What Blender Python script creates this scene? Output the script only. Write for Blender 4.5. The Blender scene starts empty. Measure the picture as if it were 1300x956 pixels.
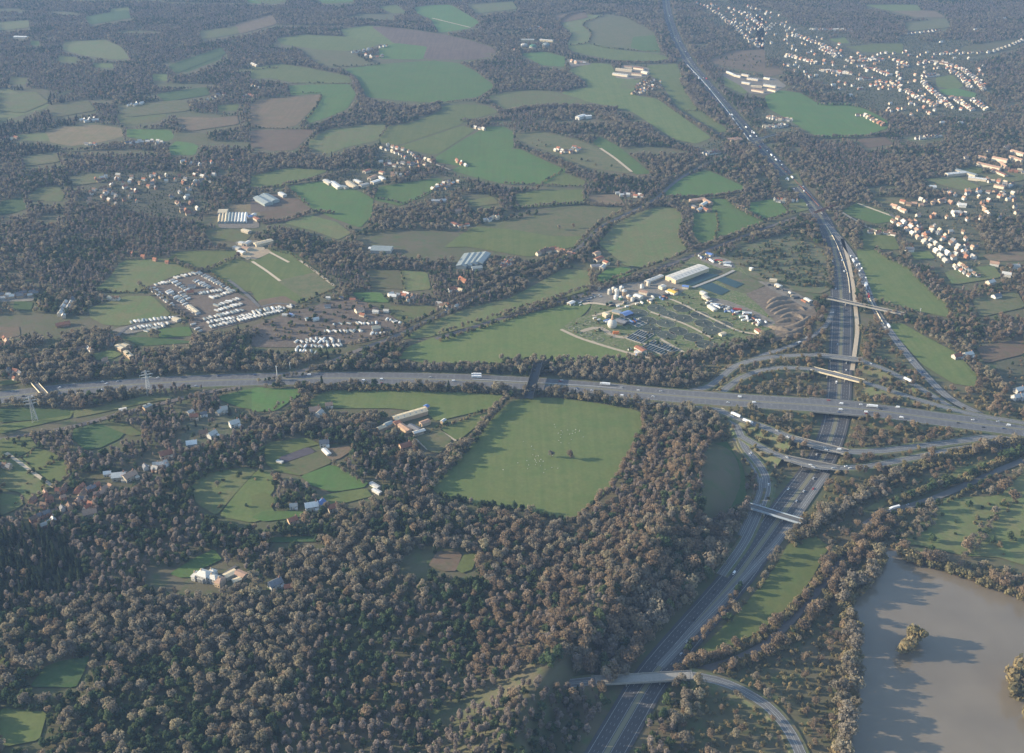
import bpy, math, random
import numpy as np
R=math.radians; PI=math.pi
random.seed(7); rng=np.random.default_rng(11)
sc=bpy.context.scene; COL=sc.collection
# ---------------- camera model (metres; the eye stands over the origin, looking along +y)
F=1300.0; CX=650.0; CY=478.0; TH=R(28.4); H=726.0
ct,sn=math.cos(TH),math.sin(TH)
def G(px,py,z=0.0):
    dx=(px-CX)/F; dy=(py-CY)/F
    t=(H-z)/(sn+dy*ct)
    return (t*dx, t*(ct-dy*sn), z)
def PX(x,y,z=0.0):
    d=y*ct-(z-H)*sn; v=-(y*sn+(z-H)*ct)/d
    return CX+F*x/d, CY+F*v
TX=[0,320,640,970]; TY=[0,215,430,650]
def T(t,pts):
    if t is None: return [tuple(p) for p in pts]
    ox,oy=TX[t//10],TY[t%10]
    return [(ox+a/3.939,oy+b/3.941) for a,b in pts]
# ---------------- object helpers
def mesh(name,V,Fc,mats=(),mi=None,smooth=False):
    me=bpy.data.meshes.new(name)
    if isinstance(V,np.ndarray): V=V.tolist()
    if isinstance(Fc,np.ndarray): Fc=Fc.tolist()
    me.from_pydata(V,[],Fc)
    for m in mats: me.materials.append(m)
    if mi is not None: me.polygons.foreach_set('material_index',list(mi))
    if smooth: me.polygons.foreach_set('use_smooth',[True]*len(me.polygons))
    me.update(); return me
def link(name,data,parent=None,loc=None,rz=None,scale=None):
    o=bpy.data.objects.new(name,data); COL.objects.link(o)
    if parent is not None: o.parent=parent
    if loc is not None: o.location=loc
    if rz is not None: o.rotation_euler=(0,0,rz)
    if scale is not None: o.scale=scale
    return o
def tag(o,label=None,cat=None,group=None,kind=None):
    if label: o['label']=label
    if cat: o['category']=cat
    if group: o['group']=group
    if kind: o['kind']=kind
    return o
class MB:
    def __init__(s): s.V=[]; s.F=[]; s.M=[]
    def add(s,V,Fc,m=0):
        b=len(s.V); s.V+= [tuple(v) for v in V]; s.F+=[[i+b for i in f] for f in Fc]; s.M+=[m]*len(Fc)
    def box(s,x0,x1,y0,y1,z0,z1,m=0):
        s.add([(x0,y0,z0),(x1,y0,z0),(x1,y1,z0),(x0,y1,z0),(x0,y0,z1),(x1,y0,z1),(x1,y1,z1),(x0,y1,z1)],
          [(0,3,2,1),(4,5,6,7),(0,1,5,4),(1,2,6,5),(2,3,7,6),(3,0,4,7)],m)
    def bar(s,a,b,w,m=0):
        a=np.array(a,float); b=np.array(b,float); d=b-a; d/=np.linalg.norm(d)+1e-9
        u=np.cross(d,(0,0,1.0)); 
        if np.linalg.norm(u)<.1: u=np.cross(d,(0,1.0,0))
        u/=np.linalg.norm(u); v=np.cross(d,u); u*=w/2; v*=w/2
        s.add([a-u-v,a+u-v,a+u+v,a-u+v,b-u-v,b+u-v,b+u+v,b-u+v],[(0,3,2,1),(4,5,6,7),(0,1,5,4),(1,2,6,5),(2,3,7,6),(3,0,4,7)],m)
    def cyl(s,x,y,z0,z1,r,n=12,m=0,r2=None,cap=True):
        r2=r if r2 is None else r2
        V=[(x+r*math.cos(2*PI*i/n),y+r*math.sin(2*PI*i/n),z0) for i in range(n)]+[(x+r2*math.cos(2*PI*i/n),y+r2*math.sin(2*PI*i/n),z1) for i in range(n)]
        Fc=[(i,(i+1)%n,n+(i+1)%n,n+i) for i in range(n)]
        if cap: Fc.append(tuple(range(n,2*n)))
        s.add(V,Fc,m)
    def build(s,name,mats,parent=None,**k):
        return link(name,mesh(name,s.V,s.F,mats,s.M),parent,**k)
# ---------------- materials
def newmat(name,rough=0.9):
    m=bpy.data.materials.new(name); m.use_nodes=True; nt=m.node_tree
    b=nt.nodes['Principled BSDF']; b.inputs['Roughness'].default_value=rough
    b.inputs['Specular IOR Level'].default_value=0.2
    return m,nt,b
def N(nt,t,**k):
    n=nt.nodes.new(t)
    for a,v in k.items(): setattr(n,a,v)
    return n
def mixc(nt,f,a,b,mode='MIX'):
    n=N(nt,'ShaderNodeMix',data_type='RGBA',blend_type=mode)
    for i,v in ((0,f),(6,a),(7,b)):
        if isinstance(v,bpy.types.NodeSocket): nt.links.new(v,n.inputs[i])
        elif i==0: n.inputs[0].default_value=v
        else: n.inputs[i].default_value=(*v,1) if len(v)==3 else v
    return n.outputs[2]
def mth(nt,op,a,b=None,c=None,clamp=False):
    n=N(nt,'ShaderNodeMath',operation=op,use_clamp=clamp)
    for i,v in enumerate((a,b,c)):
        if v is None: continue
        if isinstance(v,bpy.types.NodeSocket): nt.links.new(v,n.inputs[i])
        else: n.inputs[i].default_value=v
    return n.outputs[0]
def noise(nt,scale,detail=3,rough=.55,vec=None,dist=0.0):
    n=N(nt,'ShaderNodeTexNoise'); n.inputs['Scale'].default_value=scale; n.inputs['Detail'].default_value=detail
    n.inputs['Roughness'].default_value=rough; n.inputs['Distortion'].default_value=dist
    if vec is None:
        g=N(nt,'ShaderNodeNewGeometry'); vec=g.outputs['Position']
    nt.links.new(vec,n.inputs['Vector']); return n.outputs['Fac']
def ramp(nt,f,lo,hi):
    n=N(nt,'ShaderNodeMapRange'); nt.links.new(f,n.inputs[0]); n.inputs[1].default_value=lo; n.inputs[2].default_value=hi; return n.outputs[0]
def oirand(nt): return N(nt,'ShaderNodeObjectInfo').outputs['Random']
def hsv(nt,col,h=.5,s=1.,v=1.):
    n=N(nt,'ShaderNodeHueSaturation')
    for k,x in (('Hue',h),('Saturation',s),('Value',v)):
        if isinstance(x,bpy.types.NodeSocket): nt.links.new(x,n.inputs[k])
        else: n.inputs[k].default_value=x
    nt.links.new(col,n.inputs['Color']); return n.outputs[0]
def fieldmat(name,a,b,c,big=1/90,streak=0.0,ang=0.0,sw=7.0):
    m,nt,bs=newmat(name,.95)
    col=mixc(nt,ramp(nt,noise(nt,big,4,.6,dist=.6),.38,.64),a,b)
    col=mixc(nt,ramp(nt,noise(nt,big*3.1,5,.7),.45,.68),col,c)
    # fine grain of tussocks
    col=mixc(nt,mth(nt,'MULTIPLY',ramp(nt,noise(nt,.22,4,.7),.35,.75),.6),col,tuple(x*.62 for x in b))
    if streak>0:
        g=N(nt,'ShaderNodeNewGeometry'); mp=N(nt,'ShaderNodeMapping'); mp.inputs['Rotation'].default_value=(0,0,ang)
        nt.links.new(g.outputs['Position'],mp.inputs[0]); mp.inputs['Scale'].default_value=(1/sw,1/(sw*25),1)
        s=noise(nt,1.0,2,.5,vec=mp.outputs[0])
        col=mixc(nt,mth(nt,'MULTIPLY',ramp(nt,s,.4,.65),streak),col,tuple(x*.7 for x in c))
    v=mth(nt,'MULTIPLY_ADD',oirand(nt),.26,.78)
    hh=mth(nt,'MULTIPLY_ADD',oirand(nt),.02,.49)
    col=hsv(nt,col,hh,1.,v)
    nt.links.new(col,bs.inputs['Base Color']); return m
FM={
 'bright':fieldmat('pasture_bright',(.075,.150,.040),(.095,.165,.044),(.105,.145,.048),streak=.25,ang=.5),
 'green':fieldmat('pasture_green',(.125,.152,.050),(.140,.158,.054),(.095,.142,.042),streak=.25,ang=-.9),
 'olive':fieldmat('pasture_olive',(.140,.150,.062),(.110,.150,.052),(.170,.145,.070),streak=.3,ang=1.2),
 'dull':fieldmat('rough_grass',(.115,.120,.055),(.145,.125,.068),(.080,.110,.042),big=1/45),
 'tan':fieldmat('stubble_tan',(.240,.170,.100),(.200,.150,.085),(.150,.145,.070),streak=.3,ang=1.1),
 'brown':fieldmat('bracken_brown',(.150,.105,.070),(.185,.130,.085),(.110,.110,.060),big=1/50),
 'plough':fieldmat('ploughed_earth',(.125,.088,.075),(.150,.105,.082),(.105,.080,.066),streak=.5,ang=.3),
 'heath':fieldmat('heath_ground',(.115,.135,.062),(.165,.135,.085),(.085,.125,.050),big=1/26),
 'dark':fieldmat('dark_meadow',(.045,.095,.030),(.060,.105,.035),(.080,.110,.045),big=1/40),
 'yard':fieldmat('gravel_yard',(.26,.225,.185),(.20,.18,.155),(.15,.14,.10),big=1/14),
 'scrap':fieldmat('bare_earth_yard',(.150,.110,.085),(.120,.095,.075),(.18,.15,.12),big=1/20),
 'sand':fieldmat('sandy_arena',(.42,.33,.22),(.38,.30,.21),(.36,.29,.20),big=1/10),
 'slate':fieldmat('riding_arena',(.075,.065,.078),(.085,.072,.082),(.07,.062,.07),big=1/10),
 'works':fieldmat('works_grass',(.090,.150,.042),(.13,.155,.060),(.28,.24,.16),big=1/13),
 'garden':fieldmat('garden_ground',(.075,.095,.048),(.105,.10,.062),(.14,.128,.095),big=1/14),
}
def plain(name,c,rough=.85,var=.18,sc_=.5,metal=0):
    m,nt,b=newmat(name,rough)
    col=mixc(nt,ramp(nt,noise(nt,sc_,4,.6),.3,.7),c,tuple(x*.78 for x in c))
    col=hsv(nt,col,.5,1.,mth(nt,'MULTIPLY_ADD',oirand(nt),var*2,1-var))
    nt.links.new(col,b.inputs['Base Color']); b.inputs['Metallic'].default_value=metal
    return m
M={k:plain(k,*v) for k,v in {
 'white_wall':((.56,.54,.50),.85,.3),'cream_wall':((.54,.47,.37),.85,.25),'brick_wall':((.34,.19,.13),),'tan_brick':((.46,.34,.23),),
 'red_tile':((.30,.13,.08),),'brown_tile':((.19,.125,.09),),'grey_slate':((.17,.17,.18),),'pale_sheet':((.52,.495,.45),.6,.25),
 'white_sheet':((.62,.61,.58),.55,.25),'grey_sheet':((.25,.285,.285),.6),'tan_sheet':((.55,.46,.32),.7),'bronze_roof':((.42,.27,.19),),
 'concrete':((.30,.285,.26),),'pale_stone':((.72,.62,.44),),'dark_steel':((.05,.055,.06),.6),'blue_white':((.34,.40,.47),.5),
 'green_paint':((.07,.16,.10),.6),'timber':((.30,.22,.14),),'galvanised':((.42,.43,.44),.5),
 'gravel_track':((.45,.37,.27),),'ballast':((.15,.13,.12),),'rust':((.27,.12,.07),),
 'car_white':((.80,.80,.80),.35,.03),'car_silver':((.50,.51,.53),.35,.05),'car_black':((.03,.03,.035),.3,.05),'car_blue':((.05,.09,.22),.35,.1),'car_red':((.38,.04,.03),.35,.1),
 'tyre':((.02,.02,.02),.8),'canvas_blue':((.12,.20,.42),.7),'plant_yellow':((.65,.40,.06),.6),'orange_pipe':((.60,.20,.06),.6),
 'soil':((.185,.145,.105),),'bark':((.11,.085,.065),),'clinker':((.066,.078,.058),),'deck_asphalt':((.12,.12,.12),),
}.items()}
def glassmat():
    m,nt,b=newmat('window_glass',.12); b.inputs['Base Color'].default_value=(.03,.04,.05,1); b.inputs['Specular IOR Level'].default_value=.6; return m
M['glass']=glassmat()
def watermat(name,c,rough):
    m,nt,b=newmat(name,rough); b.inputs['Specular IOR Level'].default_value=.5
    col=mixc(nt,ramp(nt,noise(nt,1/60,3,.5),.35,.65),c,tuple(x*.85 for x in c)); nt.links.new(col,b.inputs['Base Color'])
    bp=N(nt,'ShaderNodeBump'); bp.inputs['Strength'].default_value=.6; bp.inputs['Distance'].default_value=.05
    nt.links.new(noise(nt,.6,3,.6),bp.inputs['Height']); nt.links.new(bp.outputs[0],b.inputs['Normal']); return m
M['lake']=watermat('lake_water',(.180,.150,.112),.14)
M['tank_water']=watermat('tank_water',(.014,.045,.050),.6)
def roadmat(name,half,lanes,median,asph=(.115,.115,.12)):
    """u (metres across) and v (metres along) come from the UV map"""
    m,nt,b=newmat(name,.8)
    uv=N(nt,'ShaderNodeUVMap'); sp=N(nt,'ShaderNodeSeparateXYZ'); nt.links.new(uv.outputs[0],sp.inputs[0])
    u,v=sp.outputs[0],sp.outputs[1]
    col=mixc(nt,ramp(nt,noise(nt,.05,4,.6),.3,.7),asph,tuple(x*.8 for x in asph))
    au=mth(nt,'ABSOLUTE',u)
    # worn wheel tracks
    w=mth(nt,'ABSOLUTE',mth(nt,'SUBTRACT',mth(nt,'FRACT',mth(nt,'DIVIDE',au,1.825)),.5))
    col=mixc(nt,mth(nt,'MULTIPLY',w,.35),col,tuple(x*1.35 for x in asph))
    def stripe(c,wd):
        return mth(nt,'LESS_THAN',mth(nt,'ABSOLUTE',mth(nt,'SUBTRACT',au,c)),wd)
    white=(.5,.5,.48)
    if lanes:
        first=median+1.0
        s=mth(nt,'ADD',stripe(first,.09),stripe(first+3.65*lanes,.10),clamp=True)
        col=mixc(nt,s,col,white)
        dash=mth(nt,'LESS_THAN',mth(nt,'FRACT',mth(nt,'DIVIDE',v,9.0)),.33)
        for k in range(1,lanes):
            col=mixc(nt,mth(nt,'MULTIPLY',stripe(first+3.65*k,.07),dash),col,white)
    if median>0:
        col=mixc(nt,mth(nt,'LESS_THAN',au,median),col,(.16,.15,.10))
    nt.links.new(col,b.inputs['Base Color']); return m
RM={'m25':roadmat('motorway_asphalt',19,4,1.6),'m3':roadmat('motorway_asphalt_shaded',18,3,2.2,(.062,.062,.066)),  # second motorway's asphalt darkened to hold the tree shade in its colour
    'slip':roadmat('slip_asphalt',5,1,0,(.13,.13,.13)),'lane':roadmat('lane_asphalt',3,0,0,(.13,.125,.12))}
def treemat(name,a,b,c,thin=.5):
    m,nt,bs=newmat(name,.95)
    col=mixc(nt,ramp(nt,noise(nt,1/140,3,.6),.35,.65),a,b)
    col=mixc(nt,ramp(nt,oirand(nt),.45,1.0),col,c)
    r2=mth(nt,'FRACT',mth(nt,'MULTIPLY',oirand(nt),17.31))
    col=hsv(nt,col,.5,1.,mth(nt,'MULTIPLY_ADD',r2,.55,.68))
    nt.links.new(col,bs.inputs['Base Color'])
    if thin>0:   # bare twigs let part of the light through
        tr=N(nt,'ShaderNodeBsdfTranslucent'); nt.links.new(col,tr.inputs[0]); mx=N(nt,'ShaderNodeMixShader'); mx.inputs[0].default_value=thin
        nt.links.new(bs.outputs[0],mx.inputs[1]); nt.links.new(tr.outputs[0],mx.inputs[2]); nt.links.new(mx.outputs[0],nt.nodes['Material Output'].inputs[0])
    return m
TM={'oak':treemat('bare_twigs_brown',(.275,.232,.168),(.228,.203,.168),(.300,.262,.172)),
    'birch':treemat('bare_twigs_purple',(.245,.207,.186),(.262,.218,.190),(.278,.234,.194)),
    'ever':treemat('evergreen_leaves',(.060,.100,.052),(.072,.108,.052),(.105,.135,.060)),
    'pine':treemat('conifer_needles',(.030,.052,.030),(.036,.058,.032),(.050,.070,.035)),
    'scrub':treemat('golden_scrub',(.270,.225,.120),(.205,.192,.105),(.310,.240,.130)),
    'russet':treemat('russet_twigs',(.255,.190,.130),(.230,.178,.130),(.275,.208,.135)),}
# base terrain
def terrainmat():
    m,nt,b=newmat('terrain_soil',1.0)
    col=mixc(nt,ramp(nt,noise(nt,1/120,5,.6),.4,.6),(.085,.088,.045),(.110,.095,.060))
    col=mixc(nt,ramp(nt,noise(nt,1/20,4,.6),.5,.7),col,(.070,.095,.038))
    nt.links.new(col,b.inputs['Base Color']); return m
MT=terrainmat()
# ---------------- polylines / polygons
def chaikin(p,closed,n=1,q_=.2):
    for _ in range(n):
        q=[]; L=len(p)
        if not closed: q.append(p[0])
        for i in range(L if closed else L-1):
            a=p[i]; b=p[(i+1)%L]
            q.append(tuple((1-q_)*u+q_*v for u,v in zip(a,b))); q.append(tuple(q_*u+(1-q_)*v for u,v in zip(a,b)))
        if not closed: q.append(p[-1])
        p=q
    return p
OPEN=[]   # pixel-space polygons where no wood grows
ZC=[0.10]
def grow(pp,k):
    n=len(pp); A=sum(pp[i][0]*pp[(i+1)%n][1]-pp[(i+1)%n][0]*pp[i][1] for i in range(n)); sg=1 if A>0 else -1; out=[]
    for i in range(n):
        a,b,c=pp[i-1],pp[i],pp[(i+1)%n]; nx=ny=0
        for u,v in ((a,b),(b,c)):
            l=math.hypot(v[0]-u[0],v[1]-u[1])+1e-9; nx+=(v[1]-u[1])/l*sg; ny+=-(v[0]-u[0])/l*sg
        l=math.hypot(nx,ny)+1e-9; out.append((b[0]+nx/l*k,b[1]+ny/l*k*.7))
    return out
def sheet(name,mat,pts,t=None,open_=True,smooth=1,z=None):
    pp=T(t,pts)
    if name=='field': pp=grow(pp,2.3 if max(q[1] for q in pp)<440 else .6)
    if open_: OPEN.append(np.array(pp))
    if z is None: ZC[0]+=.006; z=ZC[0]
    w=[G(a,b,0) for a,b in chaikin(pp,True,smooth,.2 if name!='field' or smooth>1 else .09)]
    cx=sum(p[0] for p in w)/len(w); cy=sum(p[1] for p in w)/len(w)
    # signed area: keep the face up
    A=sum(w[i][0]*w[(i+1)%len(w)][1]-w[(i+1)%len(w)][0]*w[i][1] for i in range(len(w)))
    if A<0: w=w[::-1]
    o=link(name,mesh(name,[(a-cx,b-cy,0) for a,b,_ in w],[list(range(len(w)))],[mat]),loc=(cx,cy,z))
    return tag(o,kind='structure')
def field(c,pts,t=None,**k): return sheet('field',FM[c],pts,t,**k)
def resample(P,step):
    P=np.array(P,float); d=np.r_[0,np.cumsum(np.linalg.norm(np.diff(P[:,:2],axis=0),axis=1))]
    n=max(2,int(d[-1]/step)+1); s=np.linspace(0,d[-1],n)
    return np.stack([np.interp(s,d,P[:,i]) for i in range(P.shape[1])],1),s
def smooth_line(pts,step=12.0,n=2):
    w=pts
    for _ in range(n): w=chaikin(w,False)
    return resample(w,step)
ROADS=[]  # (xy samples, half width, heights) to keep trees off and to lift slopes
def ribbon_verts(P,half):
    d=np.gradient(P[:,:2],axis=0); d/=np.linalg.norm(d,axis=1)[:,None]+1e-9
    nrm=np.stack([d[:,1],-d[:,0]],1)
    return nrm
def road(name,matk,pts,half,t=None,zs=None,z=1.0,emb=False,buf=4.0,gaps=()):
    """pts in photo pixels; zs heights per point"""
    pp=T(t,pts); zs=[z]*len(pp) if zs is None else zs
    P,s=smooth_line([G(a,b,h) for (a,b),h in zip(pp,zs)])
    nr=ribbon_verts(P,half)
    V=[];UV=[]
    for i in range(len(P)):
        for u in (-half,half):
            V.append((P[i,0]+nr[i,0]*u,P[i,1]+nr[i,1]*u,P[i,2])); UV.append((u,s[i]))
    Fc=[(2*i,2*i+1,2*i+3,2*i+2) for i in range(len(P)-1)]
    mt=RM[matk] if matk in RM else M[matk]
    me=mesh(name,V,Fc,[mt]); ul=me.uv_layers.new(name='UVMap')
    for p in me.polygons:
        for li,vi in zip(p.loop_indices,p.vertices): ul.data[li].uv=UV[vi]
    o=tag(link(name,me),kind='structure')
    ROADS.append((P,half+buf))
    if emb:
        V=[];ok=[]
        for i in range(len(P)):
            z=P[i,2]-.12; e=max(0,z)*1.7
            for u,zz in ((-half-3-e,-.05),(-half-3,z),(half+3,z),(half+3+e,-.05)):
                V.append((P[i,0]+nr[i,0]*u,P[i,1]+nr[i,1]*u,zz))
            q=PX(*P[i]); ok.append(not any(g0<q[0]<g1 for g0,g1 in gaps))
        Fc=[(4*i+k,4*i+k+1,4*i+k+5,4*i+k+4) for i in range(len(P)-1) if ok[i] and ok[i+1] for k in range(3)]
        tag(link('embankment',mesh('embankment',V,Fc,[FM['heath']])),kind='structure')
    return P
SUN_E=4.5; SKY_E=.12; EXPO=1.64; HZ_D=0.000094; HZ_C=(.17,.27,.47,1)
# ================= THE GROUND, FIELDS, WATER =================
tg=mesh('ground',[(-9000,-1500,0),(9000,-1500,0),(9000,14000,0),(-9000,14000,0)],[(0,1,2,3)],[MT])
tag(link('ground',tg),kind='structure')
f=field
# --- far left
f('olive',[(330,215),(520,205),(600,240),(640,290),(560,290),(420,270),(320,245)],0)
f('green',[(560,50),(640,40),(640,85),(560,80)],0)
f('green',[(770,375),(830,375),(830,400),(770,400)],0)
f('olive',[(0,455),(40,450),(110,475),(30,500),(0,500)],0); f('olive',[(60,520),(230,500),(240,530),(110,570),(0,610),(0,560)],0)
f('olive',[(60,390),(130,395),(120,420),(50,415)],0); f('dull',[(130,450),(240,455),(230,480),(120,470)],0)
f('bright',[(160,210),(190,210),(190,222),(160,222)],0); f('green',[(300,285),(380,290),(370,305),(300,300)],0)
f('green',[(470,318),(560,322),(560,335),(480,332)],0); f('green',[(380,515),(450,515),(440,530),(380,530)],0)
f('tan',[(230,665),(300,640),(480,630),(600,645),(610,680),(480,710),(350,725),(250,705)],0)
f('olive',[(90,675),(225,668),(245,705),(110,695)],0)
f('olive',[(590,580),(720,550),(830,570),(800,600),(640,620),(600,600)],0)
f('bright',[(640,650),(850,655),(870,690),(830,700),(700,690),(640,680)],0)
f('dull',[(880,670),(1020,670),(1040,720),(960,715),(870,700)],0)
f('bright',[(880,712),(960,722),(985,735),(970,770),(860,770),(850,745)],0)
f('tan',[(890,590),(1060,596),(1200,590),(1190,608),(1000,622),(900,618)],0)
f('dark',[(910,345),(1110,262),(1100,290),(930,358)],0); f('green',[(960,300),(1090,262),(1090,275),(970,312)],0)
f('green',[(1090,530),(1190,525),(1180,548),(1100,550)],0)
f('bright',[(1240,0),(1300,0),(1300,14),(1250,10)],0)
# --- top centre
f('bright',[(820,40),(900,32),(990,30),(1130,110),(1090,135),(940,160),(900,90),(830,60)],10)
f('green',[(0,0),(100,-6),(170,5),(100,15)],10); f('dull',[(1080,25),(1300,10),(1300,25),(1120,45)],10)
f('bright',[(330,-5),(500,-5),(500,6),(360,12)],10); f('green',[(640,35),(720,30),(760,60),(700,60)],10)
f('green',[(450,150),(560,135),(640,137),(720,215),(690,222),(480,190)],10)
f('plough',[(600,132),(760,150),(960,180),(1090,208),(1200,245),(1215,262),(1100,262),(1000,252),(720,216)],10)
f('bright',[(640,245),(720,222),(872,237),(850,293),(640,290)],10)
f('plough',[(882,238),(1000,255),(1200,278),(1100,294),(862,290)],10)
f('green',[(130,195),(260,180),(470,190),(640,215),(590,235),(470,250),(330,245),(280,235),(150,215)],10)
f('dull',[(250,245),(480,262),(590,320),(540,328),(400,325),(330,310)],10)
f('bright',[(470,347),(640,327),(900,310),(1030,322),(1110,362),(1205,430),(1130,478),(930,508),(750,498),(580,480),(530,380)],10)
f('green',[(0,345),(140,325),(270,345),(480,388),(490,412),(300,420),(200,405),(100,385),(0,390)],10)
f('bright',[(190,432),(480,426),(512,470),(470,540),(380,580),(290,610),(275,590),(360,490),(345,462),(200,472)],10)
f('tan',[(60,500),(340,478),(335,500),(220,620),(150,640),(0,630),(0,530)],10)
f('brown',[(0,655),(310,650),(210,745),(100,750),(0,730)],10)
f('olive',[(300,690),(400,650),(660,622),(662,650),(622,698),(470,730),(380,765),(290,735)],10)
f('green',[(645,690),(680,640),(800,620),(940,565),(960,535),(1060,528),(1170,535),(1225,560),(1060,600),(1030,622),(730,723),(650,708)],10)
f('green',[(740,735),(1050,635),(1110,650),(960,745),(920,768),(760,742)],10)
f('bright',[(925,790),(1085,690),(1180,640),(1255,640),(1300,665),(1300,740),(1060,828),(930,808)],10)
f('olive',[(1190,482),(1300,465),(1300,540),(1255,540)],10)
f('bright',[(600,205),(640,190),(660,191),(696,208),(716,216),(712,232),(640,232),(598,222),(575,216)],None)
# --- top right of centre
f('olive',[(290,92),(390,80),(500,76),(380,118),(430,160),(418,215),(322,225),(352,170),(300,120)],20)
f('dull',[(392,120),(510,80),(600,92),(750,170),(780,270),(690,253),(430,213),(442,165)],20)
f('green',[(322,232),(430,222),(600,258),(780,280),(820,292),(720,308),(520,290),(340,250)],20)
f('bright',[(650,190),(755,180),(776,262),(700,250),(640,235)],20)
f('bright',[(90,270),(200,265),(300,290),(295,330),(190,320)],20)
f('green',[(330,350),(450,320),(530,328),(560,390),(650,400),(640,480),(760,500),(900,600),(1030,688),(960,713),(850,690),(700,590),(640,552),(500,520),(380,495),(290,465),(430,440),(415,400)],20)
f('green',[(722,332),(860,322),(890,420),(940,500),(1005,550),(890,556),(830,470),(780,400),(722,360)],20)
f('olive',[(600,410),(680,400),(640,440),(580,440)],20)
f('green',[(920,562),(1005,557),(1110,652),(1080,658),(990,605)],20)
f('olive',[(0,462),(200,452),(380,500),(425,520),(200,525),(0,550)],20)
f('dull',[(60,675),(180,662),(380,712),(480,755),(610,825),(625,867),(420,832),(250,760),(100,710)],20)
f('bright',[(480,690),(570,740),(730,867),(655,867),(570,790),(450,715)],20)
f('brown',[(1035,300),(1150,262),(1300,250),(1300,360),(1200,345),(1060,315)],20)
f('brown',[(0,350),(60,335),(90,365),(0,388)],30); f('green',[(1105,385),(1150,402),(1230,450),(1200,465),(1110,425)],20)
f('yard',[(1110,362),(1200,380),(1300,400),(1300,470),(1230,462),(1180,420),(1100,378)],20); f('yard',[(0,392),(60,400),(105,430),(40,462),(0,468)],30)
f('yard',[(600,330),(560,385),(620,392),(710,380),(720,345),(660,335)],20); f('yard',[(320,298),(400,310),(430,322),(340,330)],20)
# --- far right
f('green',[(330,197),(400,192),(420,215),(370,210)],30); f('green',[(430,240),(560,225),(690,222),(688,262),(500,255),(400,232)],30)
f('green',[(500,25),(760,30),(780,52),(640,50)],30); f('brown',[(640,55),(850,60),(900,85),(760,80)],30)
f('green',[(865,392),(940,380),(990,430),(958,443),(870,430)],30); f('bright',[(880,450),(960,448),(1055,470),(1050,484),(900,468)],30)
f('bright',[(10,485),(80,458),(180,472),(260,522),(440,522),(560,580),(610,610),(610,640),(480,680),(280,684),(200,640),(120,590),(30,540)],30)
f('green',[(975,852),(1080,832),(1085,862),(1000,870)],30)
f('brown',[(470,700),(600,690),(640,720),(520,735)],30); f('heath',[(680,690),(860,675),(900,690),(780,705)],30)
# --- middle left
f('olive',[(145,138),(200,100),(285,85),(318,130),(300,158),(165,150)],1); f('dark',[(10,165),(110,145),(130,195),(60,215),(0,225)],1)
f('tan',[(1130,175),(1300,180),(1300,235),(1190,215)],1)
f('olive',[(640,458),(820,453),(990,505),(890,520),(720,588),(680,618),(480,608),(560,540),(600,480)],1)
f('olive',[(450,700),(640,640),(760,640),(850,728),(700,765),(600,778),(520,772),(460,740)],1)
f('green',[(820,462),(900,417),(1180,410),(1165,448),(1030,492),(960,487)],1)
f('green',[(1045,502),(1190,452),(1300,502),(1300,600),(1230,608),(1180,598)],1)
f('olive',[(1030,312),(1140,300),(1250,330),(1220,362),(1050,350)],1)
f('scrap',[(740,590),(980,510),(1040,530),(1210,640),(1300,690),(1300,742),(1020,812),(960,790),(940,745),(840,680)],1)
f('yard',[(560,805),(840,742),(900,762),(640,822)],1)
f('bright',[(800,805),(940,792),(960,830),(800,842)],1); f('dark',[(620,840),(790,850),(1000,867),(700,880)],1)
f('yard',[(1090,215),(1240,220),(1290,240),(1290,290),(1100,292)],1); f('yard',[(1180,365),(1290,360),(1300,430),(1230,430)],1)
f('dark',[(80,660),(160,670),(150,700),(70,700)],1); f('yard',[(0,630),(170,625),(160,655),(0,660)],1)
f('brown',[(0,795),(90,790),(95,830),(0,850)],1)
# --- middle
f('brown',[(160,130),(220,150),(290,190),(270,218),(150,260),(60,272),(40,200)],11); f('scrap',[(0,150),(90,130),(160,130),(100,200),(0,215)],11)
f('bright',[(190,88),(370,62),(520,112),(600,150),(590,230),(540,288),(410,240),(280,180)],11)
f('bright',[(612,150),(640,92),(930,50),(950,60),(880,120),(740,178)],11)
f('green',[(0,40),(180,0),(380,8),(170,78),(0,90)],11)
f('olive',[(165,270),(290,237),(420,270),(488,320),(430,348),(330,308)],11)
f('green',[(0,445),(80,405),(200,420),(420,588),(240,668),(140,640),(30,660),(0,600)],11)
f('dull',[(130,560),(330,520),(420,588),(270,650)],11,z=.9)
f('brown',[(40,660),(160,640),(225,672),(150,690),(30,700)],11)
f('sand',[(0,425),(75,405),(90,415),(15,448),(0,445)],11,z=.95); f('sand',[(1205,432),(1300,385),(1320,398),(1240,450)],1,z=.92)
f('dull',[(592,510),(738,510),(760,598),(600,590)],11); f('olive',[(745,512),(870,520),(888,598),(765,608)],11)
f('bright',[(500,620),(640,622),(680,665),(560,660)],11); f('olive',[(690,690),(880,690),(935,702),(800,768),(720,740)],11)
f('scrap',[(180,720),(480,640),(600,680),(700,740),(780,800),(560,867),(300,890),(0,890),(0,790),(100,750)],11)
f('olive',[(1085,160),(1200,142),(1230,170),(1110,182)],11)
f('dull',[(602,289),(650,281),(741,263),(788,264),(790,271),(762,281),(745,300),(700,301),(650,292)],None)
f('green',[(565,314),(587,299),(602,290),(650,293),(700,302),(744,301),(736,309),(730,312),(700,318),(672,325),(594,312)],None)
f('olive',[(510,431),(548,410),(597,393),(650,380),(716,343),(745,345),(749,367),(691,383),(650,398),(599,413),(543,427)],None)
f('green',[(520,440),(560,426),(640,406),(700,392),(742,382),(750,388),(742,398),(716,418),(760,438),(815,450),(815,457),(740,460),(640,461),(540,461),(505,455)],None)
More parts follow.
